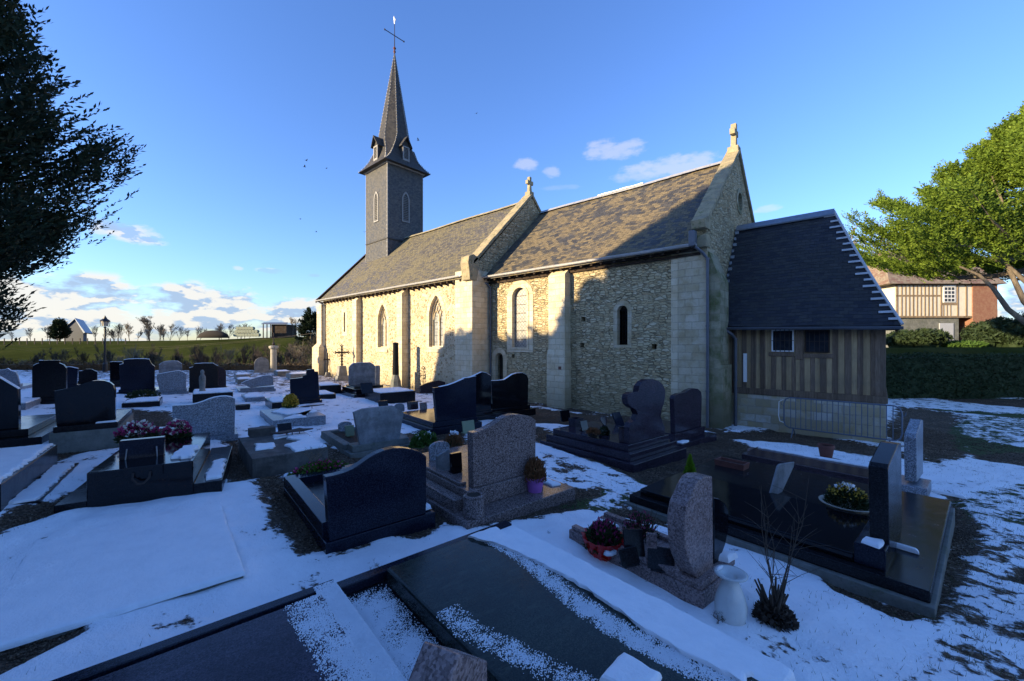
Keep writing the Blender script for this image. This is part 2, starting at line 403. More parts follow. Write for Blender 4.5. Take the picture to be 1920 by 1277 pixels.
M['leaf_brown'] = m_leaf('brown_beech_hedge_leaves', (.07, .045, .022), (.12, .08, .04), (.17, .12, .06), .2)
M['leaf_green'] = m_leaf('fresh_green_leaves', (.03, .07, .015), (.06, .12, .02), (.12, .20, .04), .25)
M['leaf_lime'] = m_leaf('lime_green_conifer', (.10, .20, .01), (.15, .28, .015), (.22, .36, .03), .25)
M['petal_mag'] = plain('magenta_petals', (.38, .03, .14), .6, .3, 30)
M['petal_white'] = plain('white_petals', (.7, .68, .62), .6, .2, 30)
M['petal_yel'] = plain('yellow_ochre_petals', (.55, .35, .03), .6, .4, 30)
M['petal_red'] = plain('red_foil_wrap', (.55, .012, .015), .25, .3, 12)
M['heather'] = plain('rusty_heather_sprigs', (.22, .09, .03), .8, .4, 30)
M['pot_purple'] = plain('lilac_plastic_pot', (.42, .14, .46), .4, .2, 8)
M['terra'] = plain('terracotta', (.16, .055, .04), .75, .4, 10)
M['ceramic'] = plain('white_glazed_ceramic', (.62, .64, .62), .2, .2, 5)
M['white'] = plain('white_paint', (.75, .74, .70), .6, .15, 8)
M['soil'] = plain('dark_soil', (.03, .022, .016), .95, .4, 12, .02)
M['gold'] = plain('dull_gilt_plate', (.20, .18, .12), .4, .2, 12)
M['olive'] = plain('olive_enamel_plaque', (.17, .22, .13), .4, .2, 12)

def m_snow():
    m, t, b = mat('old_snow'); o = wp(t); n = t.noise(o, 6, 8, .7); n2 = t.noise(o, 60, 4, .7)
    c = t.mix(t.ss(n, .3, .8), (.87, .88, .89), (.78, .80, .82))
    fin(t, b, c, .75, t.m('ADD', t.m('MULTIPLY', n, 1.2), t.m('MULTIPLY', n2, .35)), .015, .7, Specular_IOR_Level=.3)
    b.inputs['Subsurface Weight'].default_value = 0
    return m
M['snow'] = m_snow()
def m_dust():
    """thin, broken snow grains on a dark slab: alpha-free, small grains by noise cut"""
    return M['snow']
def m_glass(name, col, lead=True, rough=.25, sc=(7, 7)):
    m, t, b = mat(name); v = uvc(t); x, y, z = t.sep(v)
    p = t.m('MULTIPLY', t.m('ADD', x, y), sc[0]); q = t.m('MULTIPLY', t.m('SUBTRACT', x, y), sc[1])
    def ln(s): return t.m('LESS_THAN', t.m('ABSOLUTE', t.m('SUBTRACT', t.m('FRACT', s), .5)), .07)
    k = t.m('MAXIMUM', ln(p), ln(q)) if lead else 0.0
    n = t.noise(v, 6, 4)
    c = t.mix(t.ss(n, .3, .7), col, tuple(q*.6 for q in col)); c = t.mix(t.m('MULTIPLY', k, .75), c, (.05, .05, .05))
    fin(t, b, c, rough, t.m('ADD', n, k), .01, .5, Specular_IOR_Level=.6); return m
M['glass_pale'] = m_glass('pale_leaded_glass', (.38, .36, .31), True, .3, (6, 6))
M['glass_grey'] = m_glass('grey_window_glass', (.34, .36, .36), False, .2)
M['glass_dark'] = m_glass('leaded_glass_painted_glow', (.22, .135, .085), True, .12, (7, 7))  # warm brown paints in the sunlight showing through and reflected by the glass
M['pane'] = m_glass('dark_pane', (.03, .035, .045), False, .05)

def m_ground():
    m, t, b = mat('snowy_churchyard_ground'); o = wp(t)
    bare = t('Attribute', p={'attribute_name': 'bare'}, out=2); fld = t('Attribute', p={'attribute_name': 'field'}, out=2)
    grs = t('Attribute', p={'attribute_name': 'grass'}, out=2)
    n = t.noise(o, 2.6, 10, .68); nf = t.noise(o, 11, 6, .65)
    nn = t.m('ADD', t.m('MULTIPLY', n, .62), t.m('MULTIPLY', nf, .38))
    k = t.m('ADD', bare, t.m('MULTIPLY', t.m('SUBTRACT', nn, .5), 1.7))
    snow = t.m('SUBTRACT', 1.0, t.ss(k, .46, .54))
    # gravel
    vo = t('TexVoronoi', o, Scale=48.0, out=1); vd = t('TexVoronoi', o, Scale=48.0, out=0)
    gr = t.ramp(t.sep(vo)[0], [(0, (.03, .017, .009)), (.5, (.075, .046, .026)), (.85, (.14, .095, .06)), (1, (.28, .22, .16))])
    earth = t.mix(t.ss(t.noise(o, 1.4, 5), .42, .6), gr, t.mix(.55, gr, (.045, .033, .022)))
    g2 = t.noise(o, 45, 4, .7); gcol = t.ramp(g2, [(.3, (.015, .028, .008)), (.6, (.05, .08, .02)), (.8, (.10, .12, .04))])
    gk = t.m('ADD', grs, t.m('MULTIPLY', t.m('SUBTRACT', t.noise(o, 3, 6, .7), .5), 1.2))
    base = t.mix(t.ss(gk, .45, .6), earth, gcol)
    sc = t.mix(t.ss(n, .3, .8), (.88, .89, .90), (.78, .80, .82))
    sc = t.mix(t.m('MULTIPLY', t.ss(t.noise(o, 30, 5, .75), .62, .7), t.ss(nn, .5, .6)), sc, (.28, .24, .2))
    c = t.mix(snow, base, sc)
    # far pasture
    f1 = t.noise(o, .035, 5, .6); f2 = t.noise(t.vmul(o, (.25, .25, 1)), 1.2, 5, .7)
    fc = t.ramp(t.m('ADD', t.m('MULTIPLY', f1, .6), t.m('MULTIPLY', f2, .4)), [(.34, (.03, .035, .010)), (.5, (.052, .062, .015)), (.68, (.10, .09, .035))])
    fs = t.m('MULTIPLY', t.ss(t.noise(t.vmul(o, (1, 1, 1)), .045, 6, .7), .69, .72), .7)
    fc = t.mix(fs, fc, (.72, .74, .76))
    c = t.mix(fld, c, fc)
    h = t.m('ADD', t.m('MULTIPLY', t.m('SUBTRACT', 1.0, snow), t.m('MULTIPLY', t.m('SUBTRACT', 1.0, vd), .5)), t.m('MULTIPLY', snow, t.m('ADD', 1.3, t.m('MULTIPLY', nf, .9))))
    h = t.m('ADD', h, t.m('MULTIPLY', t.noise(o, 70, 3, .6), .25))
    fin(t, b, c, t.m('SUBTRACT', .9, t.m('MULTIPLY', snow, .2)), h, .022, .9, Specular_IOR_Level=t.m('MULTIPLY', t.m('SUBTRACT', 1.0, fld), .3)); return m
M['ground'] = m_ground()

# ---------------------------------------------------------------- the ground
def spaced(segs):
    out = [segs[0][0]]
    for a, b, st in segs:
        n = max(1, int(round((b-a)/st))); out += [a+(b-a)*(i+1)/n for i in range(n)]
    return out
def geo(a, b, n): return [a*(b/a)**(i/n) for i in range(1, n+1)]
xs = spaced([(-34, -14, .30), (-14, -6.5, .12), (-6.5, 7.5, .045), (7.5, 14, .10), (14, 30, .3)])
xs = [-q for q in geo(34, 6000, 40)][::-1]+xs+geo(30, 6000, 40)
zs = [-q for q in geo(6, 4000, 22)][::-1]+spaced([(-6, 1, .5), (1, 8.5, .035), (8.5, 16, .08), (16, 34, .2), (34, 60, 1.0), (60, 180, 4)])+geo(180, 8000, 40)
GX, GZ = np.meshgrid(np.array(xs), np.array(zs)); H = gzc(GX, GZ)
U = GX*CA-GZ*SA; V = GX*SA+GZ*CA
def poly_sd(poly):
    """signed distance in plan to a polygon of photo points laid on the ground (inside positive)"""
    P = [gp(x, y) for x, y in poly]; P = [(p.x, p.y) for p in P]
    ins = np.zeros(U.shape, bool); dm = np.full(U.shape, 1e9)
    for i in range(len(P)):
        x1, y1 = P[i]; x2, y2 = P[(i+1) % len(P)]
        cond = ((y1 > V) != (y2 > V)); xi = (x2-x1)*(V-y1)/((y2-y1) if abs(y2-y1) > 1e-9 else 1e-9)+x1
        ins ^= cond & (U < xi)
        dx, dy = x2-x1, y2-y1; L = dx*dx+dy*dy+1e-12
        tt = np.clip(((U-x1)*dx+(V-y1)*dy)/L, 0, 1)
        dm = np.minimum(dm, np.hypot(U-x1-tt*dx, V-y1-tt*dy))
    return np.where(ins, dm, -dm)
BARE = [
 ([(-20,1000),(0,972),(100,942),(165,915),(372,893),(395,905),(350,922),(240,932),(120,962),(30,990),(-20,1010)], .10),
 ([(-20,1205),(0,1180),(60,1150),(90,1110),(165,1135),(150,1190),(60,1240),(-20,1280)], .06),
 ([(482,905),(520,892),(625,1030),(560,1042),(515,985)], .10),
 ([(612,1012),(820,955),(835,975),(790,1012),(730,1000),(640,1040)], .10),
 ([(800,930),(900,965),(1062,912),(1130,930),(1075,965),(990,975),(900,990),(840,985)], .12),
 ([(430,865),(620,835),(625,862),(560,885),(430,905),(418,880)], .10),
 ([(418,830),(440,820),(475,880),(440,888)], .1),
 ([(600,855),(760,815),(870,800),(880,850),(780,855),(680,865),(620,885)], .15),
 ([(1000,800),(1190,868),(1352,812),(1420,850),(1300,905),(1215,912),(1150,880),(1005,832)], .12),
 ([(1330,812),(1480,806),(1640,838),(1700,860),(1650,860),(1480,832),(1340,822)], .15),
 ([(985,765),(1150,782),(1330,815),(1260,830),(1120,800),(985,795)], .2),
 ([(1745,1170),(1782,925),(1845,1005),(1815,1055),(1780,1115)], .10),
 ([(1690,765),(1790,775),(1800,800),(1830,850),(1735,865),(1700,830),(1660,820)], .25),
 ([(1780,815),(1960,850),(1960,880),(1830,862)], .12),
 ([(1700,740),(1800,755),(1960,768),(1960,752),(1780,744)], .2),
 ([(1690,763),(1960,790),(1960,782),(1800,770)], .2),
 ([(1130,960),(1240,960),(1270,1000),(1230,990),(1170,975)], .06),
 ([(1540,1080),(1745,1160),(1700,1165),(1560,1105)], .05),
 ([(90,850),(330,800),(330,830),(160,850),(95,870)], .15),
 ([(228,770),(320,775),(325,800),(235,800)], .15),
 ([(1890,1090),(1925,1070),(1925,1100)], .06), ([(1790,1050),(1815,1040),(1812,1062)], .05),
]
bare = np.full(U.shape, -1.0)
for poly, soft in BARE: bare = np.maximum(bare, np.clip(poly_sd(poly)/(soft*2.4), -1, 1))
grass = np.zeros(U.shape)
for poly, soft in [([(1780,800),(1830,780),(1960,790),(1960,850),(1830,852),(1790,842)], .3), ([(1680,750),(1960,770),(1960,790),(1750,768)], .3),
                   ([(1050,955),(1200,900),(1230,935),(1130,965)], .2), ([(1780,900),(1960,900),(1960,1000),(1800,970)], .5), ([(1700,700),(1960,740),(1960,752),(1700,744)], .3)]:
    grass = np.maximum(grass, np.clip(.5+.4*poly_sd(poly)/soft, 0, .75))
patchy = .34+.0*U
for poly, a in [([(1765,940),(1960,900),(1960,1277),(1700,1277),(1760,1170)], .46), ([(1020,850),(1200,910),(1280,1000),(1060,960),(1010,900)], .44),
                ([(1790,780),(1960,785),(1960,830),(1800,840)], .50), ([(0,960),(560,900),(600,1080),(0,1277)], .26), ([(600,1000),(1100,960),(1500,1300),(600,1300)], .20)]:
    patchy = np.where(poly_sd(poly) > 0, a, patchy)
farm = sm(GZ, 12, 24); patchy = patchy+(.50-patchy)*farm
wall = np.where((U > -31) & (U < 1), np.clip(1-np.abs(V-12.9)/.8, 0, 1)*.35, 0)
bv = np.clip(np.where(bare > 0, .56+bare*.40, np.maximum(patchy, .56+bare*.42)), 0, 1)
bv = np.maximum(bv, patchy+wall)
fld = np.maximum(sm(GZ, 44, 50), sm((GX+30)*-.747+(GZ-20)*.664, 1.0, 2.5))
fld = np.maximum(fld, sm(-GZ, 14, 20)); fld = np.maximum(fld, sm(GZ, 21.0, 22.0)*(GX > .55*GZ))
rough = .012*(np.sin(U*5.1+1.3*np.sin(V*3.7))*np.sin(V*4.3+1.1*np.sin(U*2.9)))+.02*np.sin(U*1.3+2)*np.sin(V*1.1)+.008*np.sin(U*13+V*3)*np.sin(V*11-U*4)
ridge = np.zeros(U.shape)
H2 = H+rough*(1-fld)+.035*(1-sm(bv, .4, .7))*(1-fld)+fld*.12*np.sin(U*.21)*np.sin(V*.17)
nx, nz_ = len(xs), len(zs)
idx = np.arange(nx*nz_).reshape(nz_, nx)
F = np.stack([idx[:-1, :-1], idx[:-1, 1:], idx[1:, 1:], idx[1:, :-1]], -1).reshape(-1, 4)
g = npobj('ground', np.stack([U, V, H2], -1).reshape(-1, 3), F, M['ground'], smooth=True)
for nm, arr in (('bare', bv), ('field', fld), ('grass', grass)):
    at_ = g.data.attributes.new(nm, 'FLOAT', 'POINT'); at_.data.foreach_set('value', arr.astype(np.float32).ravel())
tag(g, kind='structure')

# loose gravel on the bare strips and blades of grass in the thin snow
rgp = np.random.default_rng(77)
cellA = ((GX[:-1, 1:]-GX[:-1, :-1])*(GZ[1:, :-1]-GZ[:-1, :-1]))
near = (GZ[:-1, :-1] > 1.5) & (GZ[:-1, :-1] < 13) & (np.abs(GX[:-1, :-1]) < 13)
def scatter(n, wgt):
    p = (cellA*near*wgt).ravel(); p = p/p.sum(); i = rgp.choice(len(p), n, p=p); r_, c_ = np.divmod(i, len(xs)-1)
    X = GX[r_, c_]+rgp.uniform(0, 1, n)*(GX[r_, c_+1]-GX[r_, c_]); Z = GZ[r_, c_]+rgp.uniform(0, 1, n)*(GZ[r_+1, c_]-GZ[r_, c_])
    return np.stack([X*CA-Z*SA, X*SA+Z*CA, H2[r_, c_]], 1)
pb = scatter(42000, np.clip((bv[:-1, :-1]-.5)*4, 0, 1)**2/(1+.06*GZ[:-1, :-1]**2))
s_ = rgp.uniform(.004, .013, (len(pb), 1)); oc6 = np.array([(1, 0, 0), (-1, 0, 0), (0, 1, 0), (0, -1, 0), (0, 0, .8), (0, 0, -.8)], float)
V6 = (pb[:, None]+oc6[None]*s_[:, None]*rgp.uniform(.6, 1.3, (len(pb), 6, 1))+np.array([0, 0, .003])).reshape(-1, 3)
f8 = np.array([(0, 2, 4), (2, 1, 4), (1, 3, 4), (3, 0, 4), (2, 0, 5), (1, 2, 5), (3, 1, 5), (0, 3, 5)])
F8 = (np.arange(len(pb))[:, None, None]*6+f8[None]).reshape(-1, 3)
def m_peb():
    m, t, b = mat('loose_gravel'); r_ = t.noise(wp(t), 40, 2); c = t.ramp(r_, [(.3, (.03, .018, .01)), (.5, (.075, .048, .028)), (.66, (.16, .115, .075)), (.8, (.30, .25, .19))]); fin(t, b, c, .9); return m
tag(npobj('gravel', V6, F8, m_peb()), 'loose brown gravel on the bare strips between the graves', 'gravel', kind='stuff')
gw = np.clip(np.minimum(bv[:-1, :-1], .55)-.28, 0, 1)*np.clip((GX[:-1, :-1]-.5)/2, .15, 1)
gb = scatter(22000, gw*(bare[:-1, :-1] < .3)/(1+.03*GZ[:-1, :-1]**2)); an = rgp.uniform(0, 6.283, len(gb)); hh = rgp.uniform(.012, .045, len(gb)); w__ = .0016+.0*hh
dx = np.stack([np.cos(an), np.sin(an), 0*an], 1); tip = gb+dx*(hh*rgp.uniform(.2, .9, len(gb)))[:, None]+np.array([0, 0, 1])*hh[:, None]; sdv = np.stack([-np.sin(an), np.cos(an), 0*an], 1)*w__[:, None]
VG = np.stack([gb-sdv, gb+sdv, tip], 1).reshape(-1, 3)
tag(npobj('grass', VG, np.arange(len(VG)).reshape(-1, 3), m_leaf('thin_winter_grass', (.03, .05, .012), (.06, .085, .02), (.13, .12, .05), .2)), 'short winter grass poking through the thin snow', 'grass', kind='stuff')

# ---------------------------------------------------------------- the church
church = empty('church', (-14, 13, 0), 0, 'long limestone village church with slate roofs and slender slate bell spire', 'church')
def P(name, mb, m, parent=None, **k): return obj(name, mb, M[m] if isinstance(m, str) else m, parent if parent is not None else church, **k)
NV, CV_, NR, CR, NRZ, CRZ = 12.5, 13.3, 16.4, 17.1, 10.18, 9.62      # wall planes, ridge lines and heights
NE, CE = -13.44, -3.94
SOUTH = lambda v: (lambda a, b, d: (a, v+d, b))
EAST = lambda u: (lambda a, b, d: (u-d, a, b))
def arch(cx, w_, z0, zs_, za, n=9, kind='pointed'):
    h = w_/2; pts = [(cx-h, z0), (cx+h, z0), (cx+h, zs_)]
    for i in range(1, n):
        s_ = i/n
        if kind == 'pointed':
            pts.append((cx+h*math.cos(s_*math.pi/2)**.85, zs_+(za-zs_)*math.sin(s_*math.pi/2)**1.0*(1-.0*s_)))
        else: pts.append((cx+h*math.cos(s_*math.pi/2), zs_+(za-zs_)*math.sin(s_*math.pi/2)))
    pts.append((cx, za))
    return pts+[(2*cx-a, b) for a, b in pts[3:-1][::-1]]+[(cx-h, zs_)]
def arc2(cx, w_, z0, zs_, za, n=8):
    """true two-centred pointed arch"""
    h = w_/2; r_ = za-zs_; Rr = (r_*r_+h*h)/(2*h); c0 = cx+h-Rr
    a1 = math.atan2(r_, cx-c0); pts = [(cx-h, z0), (cx+h, z0)]
    for i in range(n+1):
        a = a1*i/n; pts.append((c0+Rr*math.cos(a), zs_+Rr*math.sin(a)))
    return pts+[(2*cx-a, b) for a, b in pts[2:-1][::-1]]
def shell(cx, outer, inner): return outer, inner
# --- nave south wall with its openings
w1 = arc2(-16.45, 1.15, 2.5, 4.05, 5.1); w2 = arc2(-21.55, 1.02, 2.45, 3.95, 5.0); slit = [(-26.42, 3.45), (-26.18, 3.45), (-26.18, 4.75), (-26.42, 4.75)]
mb = MB().prism([(-29.5, -.4), (-13.9, -.4), (-13.9, 5.78), (-29.5, 5.78)], [arc2(-16.45, 1.23, 2.46, 4.05, 5.15), arc2(-21.55, 1.10, 2.41, 3.95, 5.05), [(-26.46, 3.41), (-26.14, 3.41), (-26.14, 4.79), (-26.46, 4.79)]], SOUTH(NV), 0, .55)
P('nave_wall', mb, 'nave_wall')
def surround(name, loops_o, loop_i, v, d=.0, m='ashlar'):
    return P(name, MB().prism(loops_o, [loop_i], SOUTH(v-.004-d), 0, .3), m)
def nave_window(cx, w_, z0, zs_, za):
    o = P('window', MB().prism(arc2(cx, w_+.42, z0-.22, zs_, za+.30), [arc2(cx, w_, z0, zs_, za)], SOUTH(NV-.012), 0, .2), 'ashlar')
    P('sill', MB().hexa([(cx-w_/2-.12, NV-.07, z0-.28), (cx+w_/2+.12, NV-.07, z0-.28), (cx+w_/2+.1, NV+.5, z0-.28), (cx-w_/2-.1, NV+.5, z0-.28),
                         (cx-w_/2-.12, NV-.07, z0-.12), (cx+w_/2+.12, NV-.07, z0-.12), (cx+w_/2+.1, NV+.5, z0+.08), (cx-w_/2-.1, NV+.5, z0+.08)]), 'ashlar', o)
    t_ = MB(); y0 = NV+.16; iw = w_*.84
    t_.prism(arc2(cx, w_+.02, z0, zs_, za+.01), [arc2(cx, iw, z0+.05, zs_, za-.12)], SOUTH(y0), 0, .14)
    t_.box(cx-.05, cx+.05, y0+.01, y0+.12, z0, zs_+.1)
    q = iw/4
    for s_ in (-1, 1):
        # two trefoiled lancets and flowing bars above
        path = [(cx+s_*(q*2-.02), y0+.07, zs_-.15), (cx+s_*(q*1.7), y0+.07, zs_+.1), (cx+s_*q, y0+.07, zs_+.33), (cx+s_*q*.35, y0+.07, zs_+.1), (cx+s_*.03, y0+.07, zs_-.15)]
        t_.tube(path, .035, 6)
        t_.tube([(cx+s_*q, y0+.07, zs_+.30), (cx+s_*q*.75, y0+.07, zs_+.5), (cx+s_*q*.1, y0+.07, zs_+.72), (cx, y0+.07, za-.13)], .035, 6)
        t_.tube([(cx+s_*q*1.05, y0+.07, zs_+.3), (cx+s_*q*.5, y0+.07, zs_+.22), (cx, y0+.07, zs_+.42), (cx-s_*q*.6, y0+.07, zs_+.66)], .026, 6)
    P('tracery', t_, 'ashlar', o)
    P('glass', MB().prism(arc2(cx, iw+.04, z0, zs_, za-.1), [], SOUTH(y0+.10), 0, .01), 'glass_grey', o)
    b_ = MB()
    for s_ in (-1, 1):
        for k in range(5): b_.box(cx+s_*(iw/4)-iw/4+.05, cx+s_*(iw/4)+iw/4-.05, y0+.06, y0+.075, z0+.25+k*.33, z0+.262+k*.33)
    P('glazing_bar', b_, 'iron', o)
nave_window(-16.45, 1.15, 2.5, 4.05, 5.1); nave_window(-21.55, 1.02, 2.45, 3.95, 5.0)
o = P('window', MB().prism([(-26.68, 3.2), (-25.92, 3.2), (-25.92, 5.05), (-26.68, 5.05)], [slit], SOUTH(NV-.01), 0, .12), 'ashlar')
P('glass', MB().box(-26.42, -26.18, NV+.35, NV+.37, 3.45, 4.75), 'glass_dark', o)
# dressed strips and buttresses
def buttress(u0, u1, v0, v1, z1, slope=.5, step=None, m='ashlar'):
    b_ = MB()
    if step:
        b_.box(u0-step[2], u1+step[2], v0-step[1], v1, -.4, step[0])
        b_.hexa([(u0-step[2], v0-step[1], step[0]), (u1+step[2], v0-step[1], step[0]), (u1+step[2], v1, step[0]), (u0-step[2], v1, step[0]),
                 (u0, v0, step[0]+.3), (u1, v0, step[0]+.3), (u1, v1, step[0]+.3), (u0, v1, step[0]+.3)])
        b_.box(u0, u1, v0, v1, step[0]+.3, z1)
    else: b_.box(u0, u1, v0, v1, -.4, z1)
    if slope: b_.hexa([(u0, v0, z1), (u1, v0, z1), (u1, v1, z1), (u0, v1, z1), (u0, v1-.02, z1+slope), (u1, v1-.02, z1+slope), (u1, v1, z1+slope), (u0, v1, z1+slope)])
    return P('buttress', b_, m)
buttress(-19.35, -18.85, NV-.42, NV+.02, 5.35, .35)
buttress(-24.5, -24.0, NV-.36, NV+.02, 5.35, .35)
buttress(-30.1, -29.35, NV-.25, NV+.9, 5.45, .2, (2.4, .25, .18))
buttress(-14.6, NE+.004, NV-.30, NV+1.0, 6.0, 0)
buttress(-9.74, -8.95, CV_-.38, CV_+.02, 5.35, .3, (2.2, .06, .03))
P('quoin', MB().box(-4.80, CE+.03, CV_-.05, CV_+.6, -.4, 5.62), 'ashlar2')
P('quoin', MB().box(-5.02, -4.80, CV_-.02, CV_+.6, -.4, 5.62), 'ashlar')
b_ = MB().box(CE+.03, CE+.38, CV_+.02, CV_+.95, -.4, 4.6)
b_.hexa([(CE+.03, CV_+.02, 4.6), (CE+.38, CV_+.02, 4.6), (CE+.38, CV_+.95, 4.6), (CE+.03, CV_+.95, 4.6), (CE+.03, CV_+.02, 5.5), (CE+.06, CV_+.02, 5.5), (CE+.06, CV_+.95, 5.5), (CE+.03, CV_+.95, 5.5)])
b_.box(CE+.04, CE+.46, CV_-.02, CV_+1.0, -.4, 2.0)
P('buttress', b_, 'mossy_ashlar')
# --- chancel south wall
cw = arch(-11.57, .86, 2.5, 4.7, 5.12, kind='round'); cw2 = arch(-6.75, .40, 2.62, 3.82, 4.02, kind='round'); dr = arch(-12.82, .5, -.4, 2.0, 2.25, kind='round')
hl = [[(u_, z_), (u_+.17, z_), (u_+.17, z_+.17), (u_, z_+.17)] for u_, z_ in ((-8.45, 3.52), (-8.5, 2.52), (-5.68, 2.48), (-12.05, 2.03))]
mb = MB().prism([(NE, -.4), (-4.0, -.4), (-4.0, 5.7), (NE, 5.7)], [arch(-11.57, .94, 2.46, 4.7, 5.16, kind='round'), arch(-6.75, .46, 2.58, 3.82, 4.05, kind='round'), arch(-12.82, .56, -.39, 2.0, 2.28, kind='round')]+hl, SOUTH(CV_), 0, .6)
P('chancel_wall', mb, 'chancel_wall')
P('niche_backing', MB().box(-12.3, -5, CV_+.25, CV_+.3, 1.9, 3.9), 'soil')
o = P('window', MB().prism(arch(-11.57, 1.5, 2.3, 4.7, 5.42, kind='round'), [cw], SOUTH(CV_-.02), 0, .2), 'ashlar')
P('moulding', MB().prism(arch(-11.57, 1.06, 2.42, 4.7, 5.22, kind='round'), [arch(-11.57, .84, 2.5, 4.7, 5.1, kind='round')], SOUTH(CV_-.05), 0, .06), 'ashlar', o, bevel=.02)
P('glass', MB().prism(arch(-11.57, .88, 2.5, 4.7, 5.14, kind='round'), [], SOUTH(CV_+.16), 0, .01), 'glass_pale', o)
b_ = MB()
for k in range(6): b_.box(-12.0, -11.14, CV_+.14, CV_+.157, 2.85+k*.38, 2.865+k*.38)
P('glazing_bar', b_, 'iron', o)
o = P('window', MB().prism(arch(-6.75, .70, 2.52, 3.82, 4.18, kind='round'), [cw2], SOUTH(CV_-.008), 0, .2), 'ashlar2')
P('glass', MB().prism(arch(-6.75, .42, 2.6, 3.82, 4.04, kind='round'), [], SOUTH(CV_+.25), 0, .01), 'glass_dark', o)
b_ = MB()
for k in range(7): b_.box(-6.96, -6.54, CV_+.21, CV_+.235, 2.72+k*.19, 2.735+k*.19)
for k in (-.1, 0, .1): b_.box(-6.75+k-.006, -6.75+k+.006, CV_+.225, CV_+.24, 2.62, 3.98)
P('glazing_bar', b_, 'iron', o)
o = P('door', MB().prism(arch(-12.82, .52, -.4, 2.0, 2.26, kind='round'), [], SOUTH(CV_+.3), 0, .05), 'dark_wood')
P('door_frame', MB().prism(arch(-12.82, .95, -.4, 2.0, 2.48, kind='round'), [dr], SOUTH(CV_-.01), 0, .2), 'ashlar', o)
P('wall_plate', MB().box(-9.20, -9.08, CV_-.46, CV_-.44, 1.66, 1.78), 'terra')
# --- gables
def gable(u_face, thick, v0, v1, zk, vr, zt, m, holes=()):
    return P('gable_wall', MB().prism([(v0, -.4), (v1, -.4), (v1, zk), (vr, zt), (v0, zk)], holes, EAST(u_face), 0, thick), m)
ocu = [(17.35+.33*math.cos(a*math.pi/8), 8.1+.33*math.sin(a*math.pi/8)) for a in range(16)]
gable(CE, .42, CV_+.02, 20.9, 6.25, 17.1, 9.80, 'chancel_wall', [[(17.35+(a_-17.35)*1.1, 8.1+(b_-8.1)*1.1) for a_, b_ in ocu]])
oq = P('oculus', MB().prism([(17.35+.50*math.cos(a*math.pi/12), 8.1+.50*math.sin(a*math.pi/12)) for a in range(24)], [ocu], EAST(CE+.02), 0, .15), 'mossy_ashlar')
P('glass', MB().prism(ocu, [], EAST(CE-.2), 0, .02), 'pane', oq)
gable(NE, .46, NV-.22, 20.6, 6.05, 16.4, 10.30, 'chancel_wall')
gable(-29.1, .4, NV+.02, 20.3, 5.7, 16.4, 10.0, 'nave_wall')
P('nave_wall', MB().box(-29.5, NE-.4, 20.0, 20.5, -.4, 5.7), 'nave_wall'); P('chancel_wall', MB().box(NE, -4, 20.4, 20.88, -.4, 5.6), 'chancel_wall')
def coping(uf, th, v0, z0, vr, zr, over=.08):
    for s_ in (-1, 1):
        va = vr+s_*(vr-v0); b_ = MB(); n = 9; L = math.hypot(vr-v0, zr-z0)
        for i in range(n):
            a0, a1 = i/n+.002, (i+1)/n-.002; j = R.uniform(-.012, .012)
            y0, y1 = va+(vr-va)*a0, va+(vr-va)*a1; q0, q1 = z0+(zr-z0)*a0+j, z0+(zr-z0)*a1+j
            b_.hexa([(uf-th, y0, q0-.06), (uf+over, y0, q0-.06), (uf+over, y1, q1-.06), (uf-th, y1, q1-.06),
                     (uf-th, y0, q0+.12), (uf+over, y0, q0+.12), (uf+over, y1, q1+.12), (uf-th, y1, q1+.12)])
        P('coping', b_, 'cope', bevel=.012)
coping(CE, .40, 13.25, 6.45, 17.1, 9.95, .07); coping(NE, .55, 12.25, 6.25, 16.4, 10.42, .05)
def kneeler(uf, v, z, w_=.55, big=1):
    b_ = MB().prism([(v-.12, z-.75), (v+.3, z-.75), (v+.45, z-.1), (v+.42, z+.28), (v+.12, z+.42), (v-.16, z+.30), (v-.22, z), (v-.16, z-.3)], [], EAST(uf+.05), 0, w_)
    P('kneeler', b_, 'cope', bevel=.03)
kneeler(NE, 12.15, 6.25); P('kneeler', MB().prism([(13.05, 6.2), (13.55, 6.2), (13.7, 6.75), (13.3, 6.62), (12.98, 6.45)], [], EAST(CE+.05), 0, .42), 'cope', bevel=.02)
P('kneeler_corbel', MB().box(CE-.45, CE+.06, 13.1, 13.5, 5.62, 6.0), 'cope', bevel=.03)
def gcross(uf, v, z, s_=1.0):
    b_ = MB().prism([(v-.13*s_, z), (v+.13*s_, z), (v+.085*s_, z+.40*s_), (v+.085*s_, z+.5*s_), (v+.27*s_, z+.48*s_), (v+.27*s_, z+.72*s_), (v+.085*s_, z+.70*s_), (v+.1*s_, z+.95*s_),
                     (v-.1*s_, z+.95*s_), (v-.085*s_, z+.70*s_), (v-.27*s_, z+.72*s_), (v-.27*s_, z+.48*s_), (v-.085*s_, z+.5*s_), (v-.085*s_, z+.40*s_)], [], EAST(uf), 0, .2*s_)
    b_.box(uf-.3*s_, uf+.1*s_, v-.2*s_, v+.2*s_, z-.22, z+.02)
    P('gable_cross', b_, 'cross', bevel=.015)
gcross(CE-.05, 17.1, 10.1, .95); gcross(NE-.08, 16.4, 10.6, .85)
